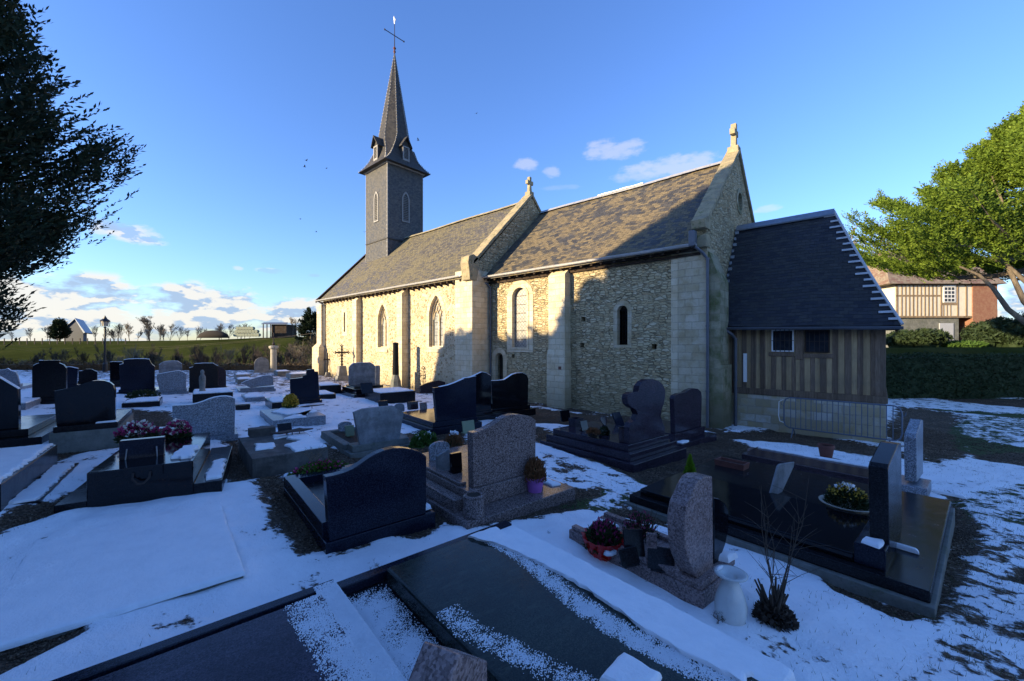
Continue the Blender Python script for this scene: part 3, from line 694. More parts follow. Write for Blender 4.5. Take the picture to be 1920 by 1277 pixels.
# --- roofs: gently uneven slate slopes
def slope(name, u0, u1, v0, z0, v1, z1, m, parent=None, th=.09, nu=40, nv=16, amp=.02, hipL=0, hipR=0):
    vs = []; fs = []
    for j in range(nv+1):
        for i in range(nu+1):
            b2 = j/nv; ua = u0+hipL*b2; ub = u1-hipR*b2; a = ua+(ub-ua)*i/nu
            dz = amp*(math.sin(a*.9+v0)+.6*math.sin(a*2.3+b2*5))*math.sin(math.pi*min(1, max(0, .12+b2*.8)))
            vs.append((a, v0+(v1-v0)*b2, z0+(z1-z0)*b2+dz))
    n = len(vs); W_ = nu+1
    vs += [(x, y, z-th) for x, y, z in vs]
    for j in range(nv):
        for i in range(nu):
            q = (j*W_+i, j*W_+i+1, (j+1)*W_+i+1, (j+1)*W_+i); fs.append(q); fs.append(tuple(k+n for k in q[::-1]))
    for i in range(nu):
        fs.append((i, i+n, i+1+n, i+1)); k = nv*W_+i; fs.append((k, k+1, k+1+n, k+n))
    for j in range(nv):
        k = j*W_; fs.append((k, k+W_, k+W_+n, k+n)); k += nu; fs.append((k, k+n, k+W_+n, k+W_))
    return P(name, MB().add(vs, fs), m, parent)
slope('nave_roof', -29.62, NE-.44, 12.12, 5.72, NR, NRZ, 'slate_n'); slope('nave_roof', -29.62, NE-.44, 2*NR-12.12, 5.72, NR, NRZ+.003, 'slate_n')
slope('chancel_roof', NE+.005, CE-.42, 12.92, 5.68, CR, CRZ, 'slate_c'); slope('chancel_roof', NE+.005, CE-.42, 2*CR-12.92, 5.68, CR, CRZ+.003, 'slate_c')
# ridge cappings with a little snow
def ridge(u0, u1, v, z, m='zinc'):
    b_ = MB(); n = int((u1-u0)/.5)
    for i in range(n):
        a = u0+(u1-u0)*i/n; c = u0+(u1-u0)*(i+1)/n-.01
        dz = .02*math.sin(a*.9)
        b_.add([(a, v-.16, z-.09+dz), (c, v-.16, z-.09+dz), (c, v, z+.06+dz), (a, v, z+.06+dz), (a, v+.16, z-.09+dz), (c, v+.16, z-.09+dz), (a, v, z-.1), (c, v, z-.1)], [(0,1,2,3), (3,2,5,4), (0,3,6), (3,4,6), (2,1,7), (5,2,7)])
    P('ridge_capping', b_, m)
ridge(-29.6, NE-.5, NR, NRZ+.05, 'cross'); ridge(NE+.1, CE-.45, CR, CRZ+.05, 'zinc')
b_ = MB()
for i in range(14):
    a = -9.9+i*.16; b_.box(a, a+.165, CR-.10, CR+.08, CRZ+.06, CRZ+.105+.01*math.sin(i))
P('snow', b_, 'snow')
# verge board of the west end, gutters, downpipes, rafters
P('verge_board', MB().hexa([(-29.68, 12.0, 5.55), (-29.6, 12.0, 5.55), (-29.6, NR, NRZ-.02), (-29.68, NR, NRZ-.02), (-29.72, 12.0, 5.78), (-29.5, 12.0, 5.78), (-29.5, NR, NRZ+.14), (-29.72, NR, NRZ+.14)]), 'dark_wood')
def gutter(u0, u1, v, z0, z1, parent=None, m='zinc', r_=.075):
    vs = []; fs = []; n = 7; k2 = 12
    for i in range(k2+1):
        a = u0+(u1-u0)*i/k2; zz = z0+(z1-z0)*i/k2+.006*math.sin(i*1.7)
        for j in range(n):
            t_ = math.pi+math.pi*j/(n-1); vs.append((a, v+r_*math.cos(t_), zz+r_*math.sin(t_)))
        for j in range(n):
            t_ = math.pi*2-math.pi*j/(n-1); vs.append((a, v+(r_-.012)*math.cos(t_), zz+(r_-.012)*math.sin(t_)))
    for i in range(k2):
        for j in range(2*n):
            p0 = i*2*n+j; p1 = i*2*n+(j+1) % (2*n); fs.append((p0, p1, p1+2*n, p0+2*n))
    fs += [tuple(range(2*n))]+[tuple(range(k2*2*n, (k2+1)*2*n))]
    b_ = MB().add(vs, fs); b_.tube([(u0, v-r_, z0), (u1, v-r_, z1)], .012, 5)
    return P('gutter', b_, m, parent, smooth=False)
gutter(-29.75, -14.1, 12.04, 5.74, 5.76); gutter(-13.9+.05, -4.1, 12.86, 5.72, 5.70)
def downpipe(path, parent=None, m='zincd', r_=.045):
    b_ = MB().tube(path, r_, 10)
    for p in path[2:]: b_.lathe([(r_+.012, -.03), (r_+.012, .03)], 10, p)
    return P('downpipe', b_, m, parent, smooth=False)
downpipe([(-29.35, 12.04, 5.66), (-29.3, 12.3, 5.5), (-29.2, 12.42, 5.35), (-29.2, 12.42, 3.0), (-29.2, 12.42, .2)])
downpipe([(-13.78, 12.86, 5.62), (-13.4+.02, 13.1, 5.42), (-13.3, 13.22, 5.25), (-13.3, 13.22, 3.0), (-13.3, 13.22, 1.2), (-13.3, 13.22, 0)])
downpipe([(-4.15, 12.86, 5.62), (-4.0, 13.1, 5.45), (-3.88, 13.2, 5.25), (-3.88, 13.2, 3.2), (-3.88, 13.2, 1.2), (-3.88, 13.2, 0)])
P('hopper', MB().box(-4.3, -4.12, 12.75, 13.0, 5.62, 6.1), 'zincd', bevel=.02)
b_ = MB()
for i in range(21):
    a = -13.3+i*.45+R.uniform(-.05, .05); b_.hexa([(a, 12.98, 5.52), (a+.09, 12.98, 5.52), (a+.09, 13.4, 5.78), (a, 13.4, 5.78), (a, 12.98, 5.61), (a+.09, 12.98, 5.61), (a+.09, 13.4, 5.95), (a, 13.4, 5.95)])
b_.box(-13.4, -4.1, 13.2, 13.29, 5.42, 5.5); b_.box(-13.4, -4.1, 13.16, 13.3, 5.56, 5.66)
P('rafter_feet', b_, 'dark_wood')
b_ = MB()
for i in range(33):
    a = -29.3+i*.47; b_.box(a, a+.09, 12.15, 12.6, 5.52, 5.62)
P('rafter_feet', b_, 'dark_wood')
# --- tower and spire
tower = P('tower', MB().box(-28.0, -25.1, 14.95, 17.85, 8.0, 15.35), 'slate_t')
P('ledge', MB().box(-28.05, -25.05, 14.90, 17.90, 9.93, 9.99), 'slate_sp', tower)
P('cornice', MB().box(-28.12, -24.98, 14.83, 17.97, 15.16, 15.24), 'zinc', tower)
b_ = MB()
for (a, c) in ((-28.0, 14.95), (-25.1, 14.95), (-25.1, 17.85)):
    for i in range(46):
        z_ = 8.3+i*.15
        if i % 2: b_.box(a-.035 if a < -26 else a-.06, a+.035, c-.03, c+.06 if c < 16 else c+.03, z_, z_+.075)
        b_.box(a-.025, a+.025, c-.025, c+.025, z_, z_+.15)
P('corner_flashing', b_, 'zincm', tower)
def louvre(face, c, z0, zs_, za, w_, parent):
    fn = SOUTH(14.95-.05) if face == 's' else EAST(-25.1+.05)
    f_ = P('louvre_window', MB().prism(arc2(c, w_+.16, z0-.08, zs_, za+.12), [arc2(c, w_, z0, zs_, za)], fn, 0, .1), 'zinc', parent)
for face, c in (('s', -26.55), ('e', 16.4)):
    fn = SOUTH(14.95-.05) if face == 's' else EAST(-25.1+.05)
    lv = MB().prism(arc2(c, .62, 11.35, 12.9, 13.55), [arc2(c, .44, 11.45, 12.9, 13.4)], fn, 0, .1)
    for k in range(14):
        z_ = 11.5+k*.125; hw = .21 if z_ < 12.95 else max(.03, .21*(13.4-z_)/.45)
        if face == 's': lv.hexa([(c-hw, 14.90, z_), (c+hw, 14.90, z_), (c+hw, 14.96, z_+.05), (c-hw, 14.96, z_+.05), (c-hw, 14.90, z_+.015), (c+hw, 14.90, z_+.015), (c+hw, 14.96, z_+.065), (c-hw, 14.96, z_+.065)])
        else: lv.hexa([(-25.05, c-hw, z_), (-25.05, c+hw, z_), (-25.11, c+hw, z_+.05), (-25.11, c-hw, z_+.05), (-25.05, c-hw, z_+.015), (-25.05, c+hw, z_+.015), (-25.11, c+hw, z_+.065), (-25.11, c-hw, z_+.065)])
    P('louvre_window', lv, 'zincm', tower)
TC = (-26.55, 16.4)
rings = [(1.88, 15.22, 0.0), (1.62, 15.55, .12), (1.40, 15.95, .28), (1.22, 16.5, .5), (1.12, 17.1, .78), (1.04, 17.7, 1.0), (.03, 24.05, 1.0)]
def ring(h, z, k):
    c = h*.5858*k; q = h-max(c, .004)
    return [(TC[0]+a, TC[1]+b, z) for a, b in ((h, -q), (h, q), (q, h), (-q, h), (-h, q), (-h, -q), (-q, -h), (q, -h))]
vs = []; fs = []
for r_ in rings: vs += ring(*r_)
for i in range(len(rings)-1):
    for k in range(8): a = i*8+k; b2 = i*8+(k+1) % 8; fs.append((a, b2, b2+8, a+8))
fs.append(tuple(range(8))[::-1])
spire = P('spire', MB().add(vs, fs), 'slate_sp')
b_ = MB()
for k in range(8):
    for i in range(len(rings)-1):
        p0 = Vector(vs[i*8+k]); p1 = Vector(vs[i*8+8+k]); L = (p1-p0).length; n = max(2, int(L/.13)); c = Vector((TC[0], TC[1], 0))
        for j in range(n):
            p = p0.lerp(p1, (j+.5)/n); o_ = Vector((p.x-TC[0], p.y-TC[1], 0)).normalized(); s_ = Vector((-o_.y, o_.x, 0))
            wd = (.055 if j % 2 else .022)*(1 if p.z < 22 else .6); q = p+o_*.012
            b_.add([q-s_*wd-o_*.02, q+o_*.012, q+s_*wd-o_*.02, q-s_*wd-o_*.02+Vector((0, 0, .066)), q+o_*.012+Vector((0, 0, .066)), q+s_*wd-o_*.02+Vector((0, 0, .066))], [(0,1,4,3), (1,2,5,4), (3,4,5), (0,2,1)])
P('hip_flashing', b_, 'zincm', spire)
for k, (dx, dy) in enumerate(((0, -1), (1, 0), (0, 1), (-1, 0))):   # four lucarnes
    def T(a, d, z): return (TC[0]+dx*d-dy*a, TC[1]+dy*d+dx*a, z)
    d0, d1 = .9, 1.48
    body = MB().prism([(-.30, 15.75), (.30, 15.75), (.30, 16.85), (0, 17.3), (-.30, 16.85)], [], lambda a, b, d: T(a, d, b), d0, d1)
    l_ = P('lucarne', body, 'slate_sp', spire)
for k, (dx, dy) in enumerate(((0, -1), (1, 0), (0, 1), (-1, 0))):
    def T(a, d, z): return (TC[0]+dx*d-dy*a, TC[1]+dy*d+dx*a, z)
    rf = MB()
    for s_ in (-1, 1):
        rf.hexa([T(s_*.44, .8, 16.68), T(s_*.44, 1.66, 16.68), T(0, 1.72, 17.36), T(0, .8, 17.36), T(s_*.44, .8, 16.75), T(s_*.44, 1.66, 16.75), T(0, 1.72, 17.45), T(0, .8, 17.45)])
    P('lucarne_roof', rf, 'slate_sp', spire)
    lv = MB().prism([(-.27, 15.72), (.27, 15.72), (.27, 16.75), (-.27, 16.75)], [[(-.18, 15.85), (.18, 15.85), (.18, 16.65), (-.18, 16.65)]], lambda a, b, d: T(a, d, b), 1.47, 1.54)
    for j in range(8):
        z_ = 15.87+j*.1; lv.hexa([T(-.18, 1.52, z_), T(.18, 1.52, z_), T(.18, 1.48, z_+.05), T(-.18, 1.48, z_+.05), T(-.18, 1.52, z_+.012), T(.18, 1.52, z_+.012), T(.18, 1.48, z_+.062), T(-.18, 1.48, z_+.062)])
    P('louvre', lv, 'zincm', spire)
vane = P('spire_cross', MB().tube([(TC[0], TC[1], 23.9), (TC[0], TC[1], 26.35)], [.04, .02], 6)
         .tube([(TC[0], TC[1]-.8, 25.45), (TC[0], TC[1]+.8, 25.45)], .028, 6).lathe([(.02, -.07), (.06, 0), (.02, .07)], 8, (TC[0], TC[1]-.8, 25.45)).lathe([(.02, -.07), (.06, 0), (.02, .07)], 8, (TC[0], TC[1]+.8, 25.45)), 'iron')
P('ornament', MB().lathe([(.03, 24.1), (.10, 24.25), (.04, 24.4), (.12, 24.5), (.03, 24.65)], 8, (TC[0], TC[1], 0)), 'terra', vane)
P('weathercock', MB().prism([(-.03, 26.3), (.03, 26.3), (.06, 26.45), (.16, 26.62), (.07, 26.6), (0, 26.72), (-.05, 26.92), (-.12, 26.85), (-.07, 26.6)], [], lambda a, b, d: (TC[0]+a, TC[1]+d, b), -.02, .02), 'white', vane)

# ---------------------------------------------------------------- the sacristy
SV = 14.5; SX1 = .12
sac = empty('sacristy', (-2, 14.5, 0), 0, 'timber framed lean annex with hipped dark slate roof on stone base beside the church gable', 'annex')
S_ = lambda name, b_, m, parent=None, **k: P(name, b_, m, parent if parent is not None else sac, **k)
S_('stone_base', MB().box(CE+.1, SX1+.02, SV-.04, 19.0, -.4, 1.08), 'base_stone')
S_('sill_beam', MB().box(CE+.1, SX1+.06, SV-.08, SV+.18, 1.08, 1.27), 'oak', bevel=.015)
S_('sill_beam', MB().box(SX1-.16, SX1+.06, SV+.18, 19.0, 1.08, 1.27), 'oak', bevel=.015)
S_('infill', MB().box(CE+.1, SX1-.05, SV-.008, 18.9, 1.2, 3.25), 'daub')
wins = [(-2.42, -1.86, 2.42, 3.08), (-1.60, -1.02, 2.40, 3.05)]
st = MB(); a = -3.78; i = 0
while a < SX1-.2:
    w_ = R.uniform(.10, .15); z1 = 3.25
    c_ = a+w_/2; bl = False
    for (x0, x1, z0_, z1_) in wins:
        if a < x1 and a+w_ > x0:
            z1 = z0_-.13
    tl = R.uniform(-.012, .012)
    st.hexa([(a, SV-.03, 1.27), (a+w_, SV-.03, 1.27), (a+w_, SV+.1, 1.27), (a, SV+.1, 1.27), (a+tl, SV-.03, z1), (a+w_+tl, SV-.03, z1), (a+w_+tl, SV+.1, z1), (a+tl, SV+.1, z1)])
    a += w_+R.uniform(.09, .16); i += 1
S_('stud', st, 'oak', bevel=.008)
S_('corner_post', MB().box(SX1-.2, SX1+.02, SV-.05, SV+.18, 1.27, 3.2), 'oak', bevel=.015)
st = MB(); a = SV+.3
while a < 18.8: st.box(SX1-.06, SX1+.0, a, a+.14, 1.27, 3.2); a += .24
S_('stud', st, 'oak')
S_('post', MB().box(-1.83, -1.64, SV-.045, SV+.1, 2.2, 3.25), 'oak', bevel=.01)
S_('rail', MB().box(-2.5, -1.86, SV-.05, SV+.1, 2.28, 2.40), 'oak', bevel=.01).data; S_('rail', MB().box(-1.62, -.96, SV-.05, SV+.1, 2.25, 2.37), 'oak', bevel=.01)
for i, (x0, x1, z0_, z1_) in enumerate(wins):
    f_ = S_('window', MB().prism([(x0, z0_), (x1, z0_), (x1, z1_), (x0, z1_)], [[(x0+.035, z0_+.035), (x1-.035, z0_+.035), (x1-.035, z1_-.035), (x0+.035, z1_-.035)]], SOUTH(SV-.05), 0, .09), 'white' if i == 0 else 'dark_wood')
    b_ = MB()
    for k in range(1, 5): b_.box(x0+(x1-x0)*k/5-.008, x0+(x1-x0)*k/5+.008, SV-.075, SV-.055, z0_, z1_)
    b_.box(x0, x1, SV-.073, SV-.058, (z0_+z1_)/2-.008, (z0_+z1_)/2+.008); S_('bar', b_, 'iron', f_)
    S_('glass', MB().box(x0+.03, x1-.03, SV-.03, SV-.02, z0_+.03, z1_-.03), 'pane', f_)
ev0, ez0, ez1 = 14.15, 3.22, 3.12
def sac_roof():
    vs = []; fs = []; nu, nv = 30, 16; rv, rz = 16.7, 6.92
    for j in range(nv+1):
        for i in range(nu+1):
            b2 = j/nv; u0 = CE+.02; u1 = .42-(1.5)*b2; a = u0+(u1-u0)*i/nu
            z0_ = ez0+(ez1-ez0)*(a-CE)/4.36
            kick = .10*math.sin(math.pi*b2)*(-1)
            vs.append((a, ev0+(rv-ev0)*b2, z0_+(rz-z0_)*b2+kick+.015*math.sin(a*3+b2*4)))
    W_ = nu+1
    for j in range(nv):
        for i in range(nu): fs.append((j*W_+i, j*W_+i+1, (j+1)*W_+i+1, (j+1)*W_+i))
    n = len(vs); vs += [(x, y+.05, z-.08) for x, y, z in vs]
    fs += [tuple(k+n for k in f[::-1]) for f in fs[:nu*nv]]
    for i in range(nu): fs.append((i, i+n, i+1+n, i+1))
    for j in range(nv): k = j*W_+nu; fs.append((k, k+n, k+W_+n, k+W_))
    S_('roof', MB().add(vs, fs), 'slate_s')
    # east hip face and north slope
    S_('roof', MB().add([(.42, 14.15, 3.12), (.42, 19.25, 3.12), (-1.08, 16.7, 6.92), (.42, 14.15, 3.04), (.42, 19.25, 3.04)], [(0, 1, 2), (0, 3, 4, 1)]), 'slate_s')
    S_('roof', MB().add([(CE+.02, 19.25, 3.12), (.42, 19.25, 3.12), (-1.08, 16.7, 6.92), (CE+.02, 16.7, 6.92)], [(0, 1, 2, 3)]), 'slate_s')
sac_roof()
b_ = MB(); H0_ = Vector((.44, 14.13, 3.15)); H1_ = Vector((-1.08, 16.7, 6.97))
pts = [H0_.lerp(H1_, k/16)+Vector((0, 0, -.10*math.sin(math.pi*k/16))) for k in range(17)]
b_.tube(pts, .035, 6)
for k in range(18):
    p = H0_.lerp(H1_, (k+.6)/18.6); p = p+Vector((0, 0, -.10*math.sin(math.pi*(k+.6)/18.6)))
    sl_ = Vector((0, 2.55, 3.75)).normalized(); nn_ = Vector((0, -3.75, 2.55)).normalized()*.018
    L = Vector((-.20-.10*(k % 2)-.03*R.random(), 0, 0)); h_ = sl_*.07
    b_.hexa([p+nn_*.2, p+L+nn_*.2, p+L+h_+nn_*.2, p+h_+nn_*.2, p+nn_, p+L+nn_, p+L+h_+nn_, p+h_+nn_])
S_('hip_flashing', b_, 'zinc')
b_ = MB()
b_.hexa([(CE+.05, 16.52, 6.78), (-1.06, 16.55, 6.78), (-1.06, 16.7, 6.99), (CE+.05, 16.7, 6.99), (CE+.05, 16.5, 6.82), (-1.06, 16.53, 6.82), (-1.06, 16.7, 7.03), (CE+.05, 16.7, 7.03)])
S_('ridge_capping', b_, 'galv')
gutter(CE+.05, .46, 14.08, 3.17, 3.08, sac, 'zincd', .07)
S_('eaves_board', MB().box(CE+.1, .3, 14.2, 14.5, 3.12, 3.2), 'dark_wood')
downpipe([(-3.60, 14.08, 3.10), (-3.45, 14.2, 2.95), (-3.38, 14.34, 2.8), (-3.38, 14.34, 1.5), (-3.38, 14.34, 0)], sac, 'zincd', .05)
S_('gauge_board', MB().box(-3.18, -3.08, SV-.07, SV-.045, 1.45, 2.35), 'white')
# stepped flashing where the annex roof meets the gable
b_ = MB()
for k in range(16):
    f_ = k/16; y = 14.2+(16.7-14.2)*f_; z = 3.25+(6.92-3.25)*f_-.10*math.sin(math.pi*f_); b_.box(CE+.03, CE+.10+.05*(k % 2), y-.02, y+.05, z, z+.1)
S_('step_flashing', b_, 'galv')

# ---------------------------------------------------------------- graves
def frame(x, y, h=0, vp=1880):
    A = gp(x, y, h); a = Vector((*ray(vp), 0)).normalized(); b = Vector((-a.y, a.x, 0))
    return A, a, b
def prj(pts, A, a):
    """photo points seen on the upright plane through A along a -> (s, z) in metres"""
    out = []
    for x, y in pts:
        r = ray(x); Z = (A.x*a.y-A.y*a.x)/(r[0]*a.y-r[1]*a.x)
        out.append(((r[0]*Z-A.x)*a.x+(r[1]*Z-A.y)*a.y, EYE+(HZ-y)*Z/FPX))
    return out
def smooth_poly(p, it=1):
    for _ in range(it):
        q = []
        for i in range(len(p)):
            a, b = p[i], p[(i+1) % len(p)]; q += [(.75*a[0]+.25*b[0], .75*a[1]+.25*b[1]), (.25*a[0]+.75*b[0], .25*a[1]+.75*b[1])]
        p = q
    return p
def snow_patch(parent, loop, z, th=.03, name='snow', seed=1, wob=.025, holes=()):
    """a domed patch of snow; loop in the parent's own metres"""
    rr = random.Random(seed); n = len(loop); pts = []
    for i in range(n):
        a, b = Vector((*loop[i], 0)), Vector((*loop[(i+1) % n], 0)); L = (b-a).length; k = max(1, int(L/.05))
        for j in range(k):
            p = a.lerp(b, j/k); pts.append((p.x+rr.uniform(-wob, wob), p.y+rr.uniform(-wob, wob)))
    cx = sum(p[0] for p in pts)/len(pts); cy = sum(p[1] for p in pts)/len(pts)
    N = len(pts); vs = []; fs = []
    for f_, h_ in ((0, .0), (.004, .4), (.012, .75), (.026, .95), (.05, 1.0)):
        for p in pts:
            L = math.hypot(cx-p[0], cy-p[1])+1e-6; q = min(.5, f_/L)
            vs.append((p[0]+(cx-p[0])*q, p[1]+(cy-p[1])*q, z+.002+h_*th))
    for r_ in range(4):
        for i in range(N): a = r_*N+i; b = r_*N+(i+1) % N; fs.append((a, b, b+N, a+N))
    fs.append(tuple(range(4*N, 5*N)))
    return obj(name, MB().add(vs, fs), M['snow'], parent, local=True, uv=False)
def dusting(parent, z, cells, name='snow', size=.02, seed=3, th=.010):
    """broken, grainy snow: many little lumps where cells(x, y) -> density 0..1"""
    (x0, x1, y0, y1), fn, n = cells; rg = np.random.default_rng(seed)
    p = rg.uniform((x0, y0), (x1, y1), (n, 2)); d = fn(p[:, 0], p[:, 1])
    nz = .5+.5*np.sin(p[:, 0]*21+2*np.sin(p[:, 1]*17))*np.sin(p[:, 1]*19+1.7*np.sin(p[:, 0]*13+1))
    nz = nz*(.5+.5*np.sin(p[:, 0]*6+3*np.sin(p[:, 1]*4.3)+1)*np.sin(p[:, 1]*5+2*np.sin(p[:, 0]*7))); keep = rg.uniform(0, 1, n) < d*(.22+1.9*nz); p = p[keep]; m = len(p)
    s_ = size*rg.uniform(.35, 1.15, m); an = rg.uniform(0, 6.28, m)
    V = []; 
    for k in range(5):
        a_ = an+k*2*math.pi/5; V.append(np.stack([p[:, 0]+s_*np.cos(a_)*rg.uniform(.7, 1.2, m), p[:, 1]+s_*np.sin(a_)*rg.uniform(.7, 1.2, m), np.full(m, z-.001)], -1))
    V.append(np.stack([p[:, 0], p[:, 1], z+th*rg.uniform(.5, 1.4, m)], -1))
    V = np.stack(V, 1).reshape(-1, 3); b = np.arange(m)[:, None]*6
    F = np.concatenate([np.concatenate([b+k, b+(k+1) % 5, b+5], 1) for k in range(5)])
    return npobj(name, V, F, M['snow'], parent, local=True, smooth=True)
def gbox(g, name, m, x0, x1, y0, y1, z0, z1, bv=.008, taper=0):
    b_ = MB(); t = taper
    b_.hexa([(x0, y0, z0), (x1, y0, z0), (x1, y1, z0), (x0, y1, z0), (x0+t, y0+t, z1), (x1-t, y0+t, z1), (x1-t, y1-t, z1), (x0+t, y1-t, z1)])
    return obj(name, b_, M[m], g, local=True, bevel=bv)
def grave(label, m, base, outline, thick=.1, h=.15, vp=1880, boxes=(), snowcap=0, smooth_=0, name='tomb', cat='grave', group=None, bot=None, mat2=None, lean=0):
    """upright stone from its photo outline + boxes (name, material, margin left, margin right, b0, b1, z0, z1)"""
    A, a, b = frame(base[0], base[1], h, vp); z0 = A.z-h
    g = empty(name, (A.x, A.y, z0), math.atan2(a.y, a.x), label, cat, group)
    sz = prj(outline, A, a); s_ = [(p[0], p[1]-z0) for p in sz]
    if smooth_: s_ = smooth_poly(s_, smooth_)
    if bot is not None:
        lo = min(q[1] for q in s_); s_ = [(q[0], bot if q[1] < lo+.12*(max(r[1] for r in s_)-lo) else q[1]) for q in s_]
    Wd = max(p[0] for p in s_)
    W0 = min(p[0] for p in s_)
    if outline: 
        o = obj('headstone', MB().prism(s_, [], lambda p, q, d: (p, d, q), 0, thick), M[m], g, local=True, bevel=.008)
    if snowcap:
        top = [(p, q) for p, q in s_ if q > (max(r[1] for r in s_)*.55)]
        top.sort(); vs = []; fs = []
        hh = .014*snowcap
        for i, (p, q) in enumerate(top):
            for (dy, dz) in ((.006, -.002), (.012, hh), (thick-.02, hh), (thick-.008, -.002)): vs.append((p, dy, q+dz))
        for i in range(len(top)-1):
            sl_ = abs(top[i+1][1]-top[i][1])/max(1e-4, top[i+1][0]-top[i][0])
            if sl_ < 1.1:
                k = i*4; fs += [(k+j, k+j+1, k+j+5, k+j+4) for j in range(3)]
                fs += [(k, k+1, k+2, k+3), (k+4, k+5, k+6, k+7)]
        if fs: obj('snow', MB().add(vs, fs), M['snow'], g, local=True, uv=False)
    for nm, mm, ml, mr, b0, b1, c0, c1 in boxes: gbox(g, nm, mm, W0-ml, Wd+mr, b0, b1, c0, c1)
    g['_w'] = Wd; del g['_w']
    return g, W0, Wd
PL = 'plinth'; SB = 'slab'
NAVY = 'graves in the churchyard'

# 1 slab in the left foreground, cut by the bottom edge
A, a, b = frame(625, 1085, .30, 1850)
g1 = empty('tomb', (A.x, A.y, A.z-.30), math.atan2(a.y, a.x), 'wide flat blue-black slab cut off by the bottom left edge, snow beside it', 'grave', NAVY)
gbox(g1, PL, 'navy', -2.6, -.0, -2.6, .0, -.3, .22); gbox(g1, SB, 'lav', -2.5, -.12, -2.6, -.14, .222, .31, .012)
gbox(g1, 'border', 'navy', -2.6, -.001, -.085, .0, .222, .30, .006)
dusting(g1, .311, ((-.75, -.12, -2.2, -.14), lambda x, y: np.clip(1.15-np.abs(x+.22+.10*y*.4)/.13, 0, 1)*np.clip((-.12-y)/.3, .3, 1), 120000), size=.0048, th=.005)
dusting(g1, .301, ((-.14, .0, -2.4, -.02), lambda x, y: np.clip(.35-y*1.4, 0, 1)*1.2, 60000), size=.005, th=.005)
# 2 green slab
g2 = empty('tomb', (A.x, A.y, A.z-.30), math.atan2(a.y, a.x), 'dark green swirled granite slab in the foreground with snow along its far edge', 'grave', NAVY)
L2 = 1.62
gbox(g2, PL, 'charcoal', .008, L2, -2.5, .0, -.3, .20); 
gbox(g2, 'border', 'navy', .012, L2-.01, -.10, -.004, .201, .27, .006)
gbox(g2, SB, 'green', .33, 1.32, -2.5, -.16, .201, .33, .018)
dusting(g2, .20, ((.02, .33, -2.4, -.12), lambda x, y: np.clip((-y-.12)/.22, 0, 1)*np.clip(1.0-np.clip(x-.14, 0, 1)/.2, .1, 1)*np.clip(1.3+y*.25, .4, 1), 150000), size=.0046, th=.005)
dusting(g2, .331, ((.33, 1.32, -2.5, -.16), lambda x, y: np.clip(1-np.abs(x-.42-np.clip(-y-1.1, 0, 2)*.3)/.10, 0, 1)*(y < -.85)*.8, 120000), size=.0044, th=.004)
snow_patch(g2, [(1.05, -.17), (1.33, -.17), (1.33, -2.3), (1.22, -2.3), (1.18, -1.9), (1.24, -1.3), (1.22, -.8), (1.16, -.45)], .331, .022, seed=5, wob=.012)
dusting(g2, .331, ((.8, 1.32, -2.4, -.16), lambda x, y: np.clip(1-np.abs(x-1.15-.06*np.sin(-y*3))/.10, 0, 1), 110000), size=.0046, th=.005)
snow_patch(g2, [(1.315, -.03), (1.62, -.03), (1.66, -1.2), (1.64, -2.4), (1.30, -2.4)], .20, .05, seed=6, wob=.01)
# little stones at the head of the green slab
A3, a3, b3 = frame(945, 1290, .9, 1880)
def small_stone(px, h, label, m, wd, top, ht, th, snow=False, vp=1880, roof=True):
    A, a, b = frame(px[0], px[1], h, vp)
    g = empty('stele', (A.x, A.y, A.z-ht), math.atan2(a.y, a.x), label, 'gravestone')
    w = wd/2
    if roof:
        obj('headstone', MB().prism([(-w, 0), (w, 0), (w*.98, ht-top), (.0, ht), (-w*.98, ht-top)], [], lambda p, q, d: (p, d, q), 0, th), M[m], g, local=True, bevel=.012)
    else: gbox(g, 'headstone', m, -w, w, 0, th, 0, ht, .02)
    return g, w
gg, w_ = small_stone((862, 1226), .95, 'short gable-topped grey granite stele poking up at the bottom edge of the photo', 'rose', .42, .17, .95, .15, vp=1300)
gg, w_ = small_stone((1222, 1300), .50, 'low block capped by a thick pad of snow at the bottom edge', 'charcoal', .22, 0, .5, .2, roof=False, vp=1700)
snow_patch(gg, [(-w_, 0), (w_, 0), (w_, .2), (-w_, .2)], .5, .035, seed=9, wob=.006)

# 3 slab wholly under snow, left
A, a, b = frame(457, 1078, .07, 1850)
g3 = empty('tomb', (A.x, A.y, A.z-.07), math.atan2(a.y, a.x), 'flat grave slab wholly buried under smooth snow, left foreground', 'grave', NAVY)
gbox(g3, SB, 'concrete', -1.42, 0, .0, 1.9, -.1, .07)
snow_patch(g3, [(-1.44, -.02), (0.01, -.02), (.01, 1.91), (-1.44, 1.91)], .07, .04, seed=2, wob=.004)

# 4 blue-black wave headstone
g4, w0, w1_ = grave('blue-black wave-topped headstone with a smooth back, left of the pink granite one', 'navy', (618, 1030),
  [(618,1032),(612,905),(610,895),(628,891.5),(647,886),(663,879),(678,869),(692,859),(706,851),(722,844.5),(738,840.5),(755,840),(772,842.5),(788,847),(800,856),(799,968)], .11, .05, 1880,
  [(PL, 'navy', .0, .10, -.02, 1.95, -.1, .12), (PL, 'navy', .0, .10, 1.75, 1.95, .121, .26), (PL, 'navy', .0, -w1_ if False else 0, .112, .113, .12, .125)], bot=.121)
gbox(g4, 'kerb', 'navy', w0, w0+.14, .112, 1.748, .121, .27); gbox(g4, 'kerb', 'navy', w1_-.10, w1_+.06, .112, 1.748, .121, .27)
gbox(g4, SB, 'charcoal', w0+.18, w1_-.12, .115, 1.74, .121, .17, .004)
snow_patch(g4, [(w0+.16, .115), (w0+.62, .12), (w0+.66, .38), (w0+.5, .62), (w0+.32, .60), (w0+.2, .3)], .27, .05, seed=4, wob=.01)
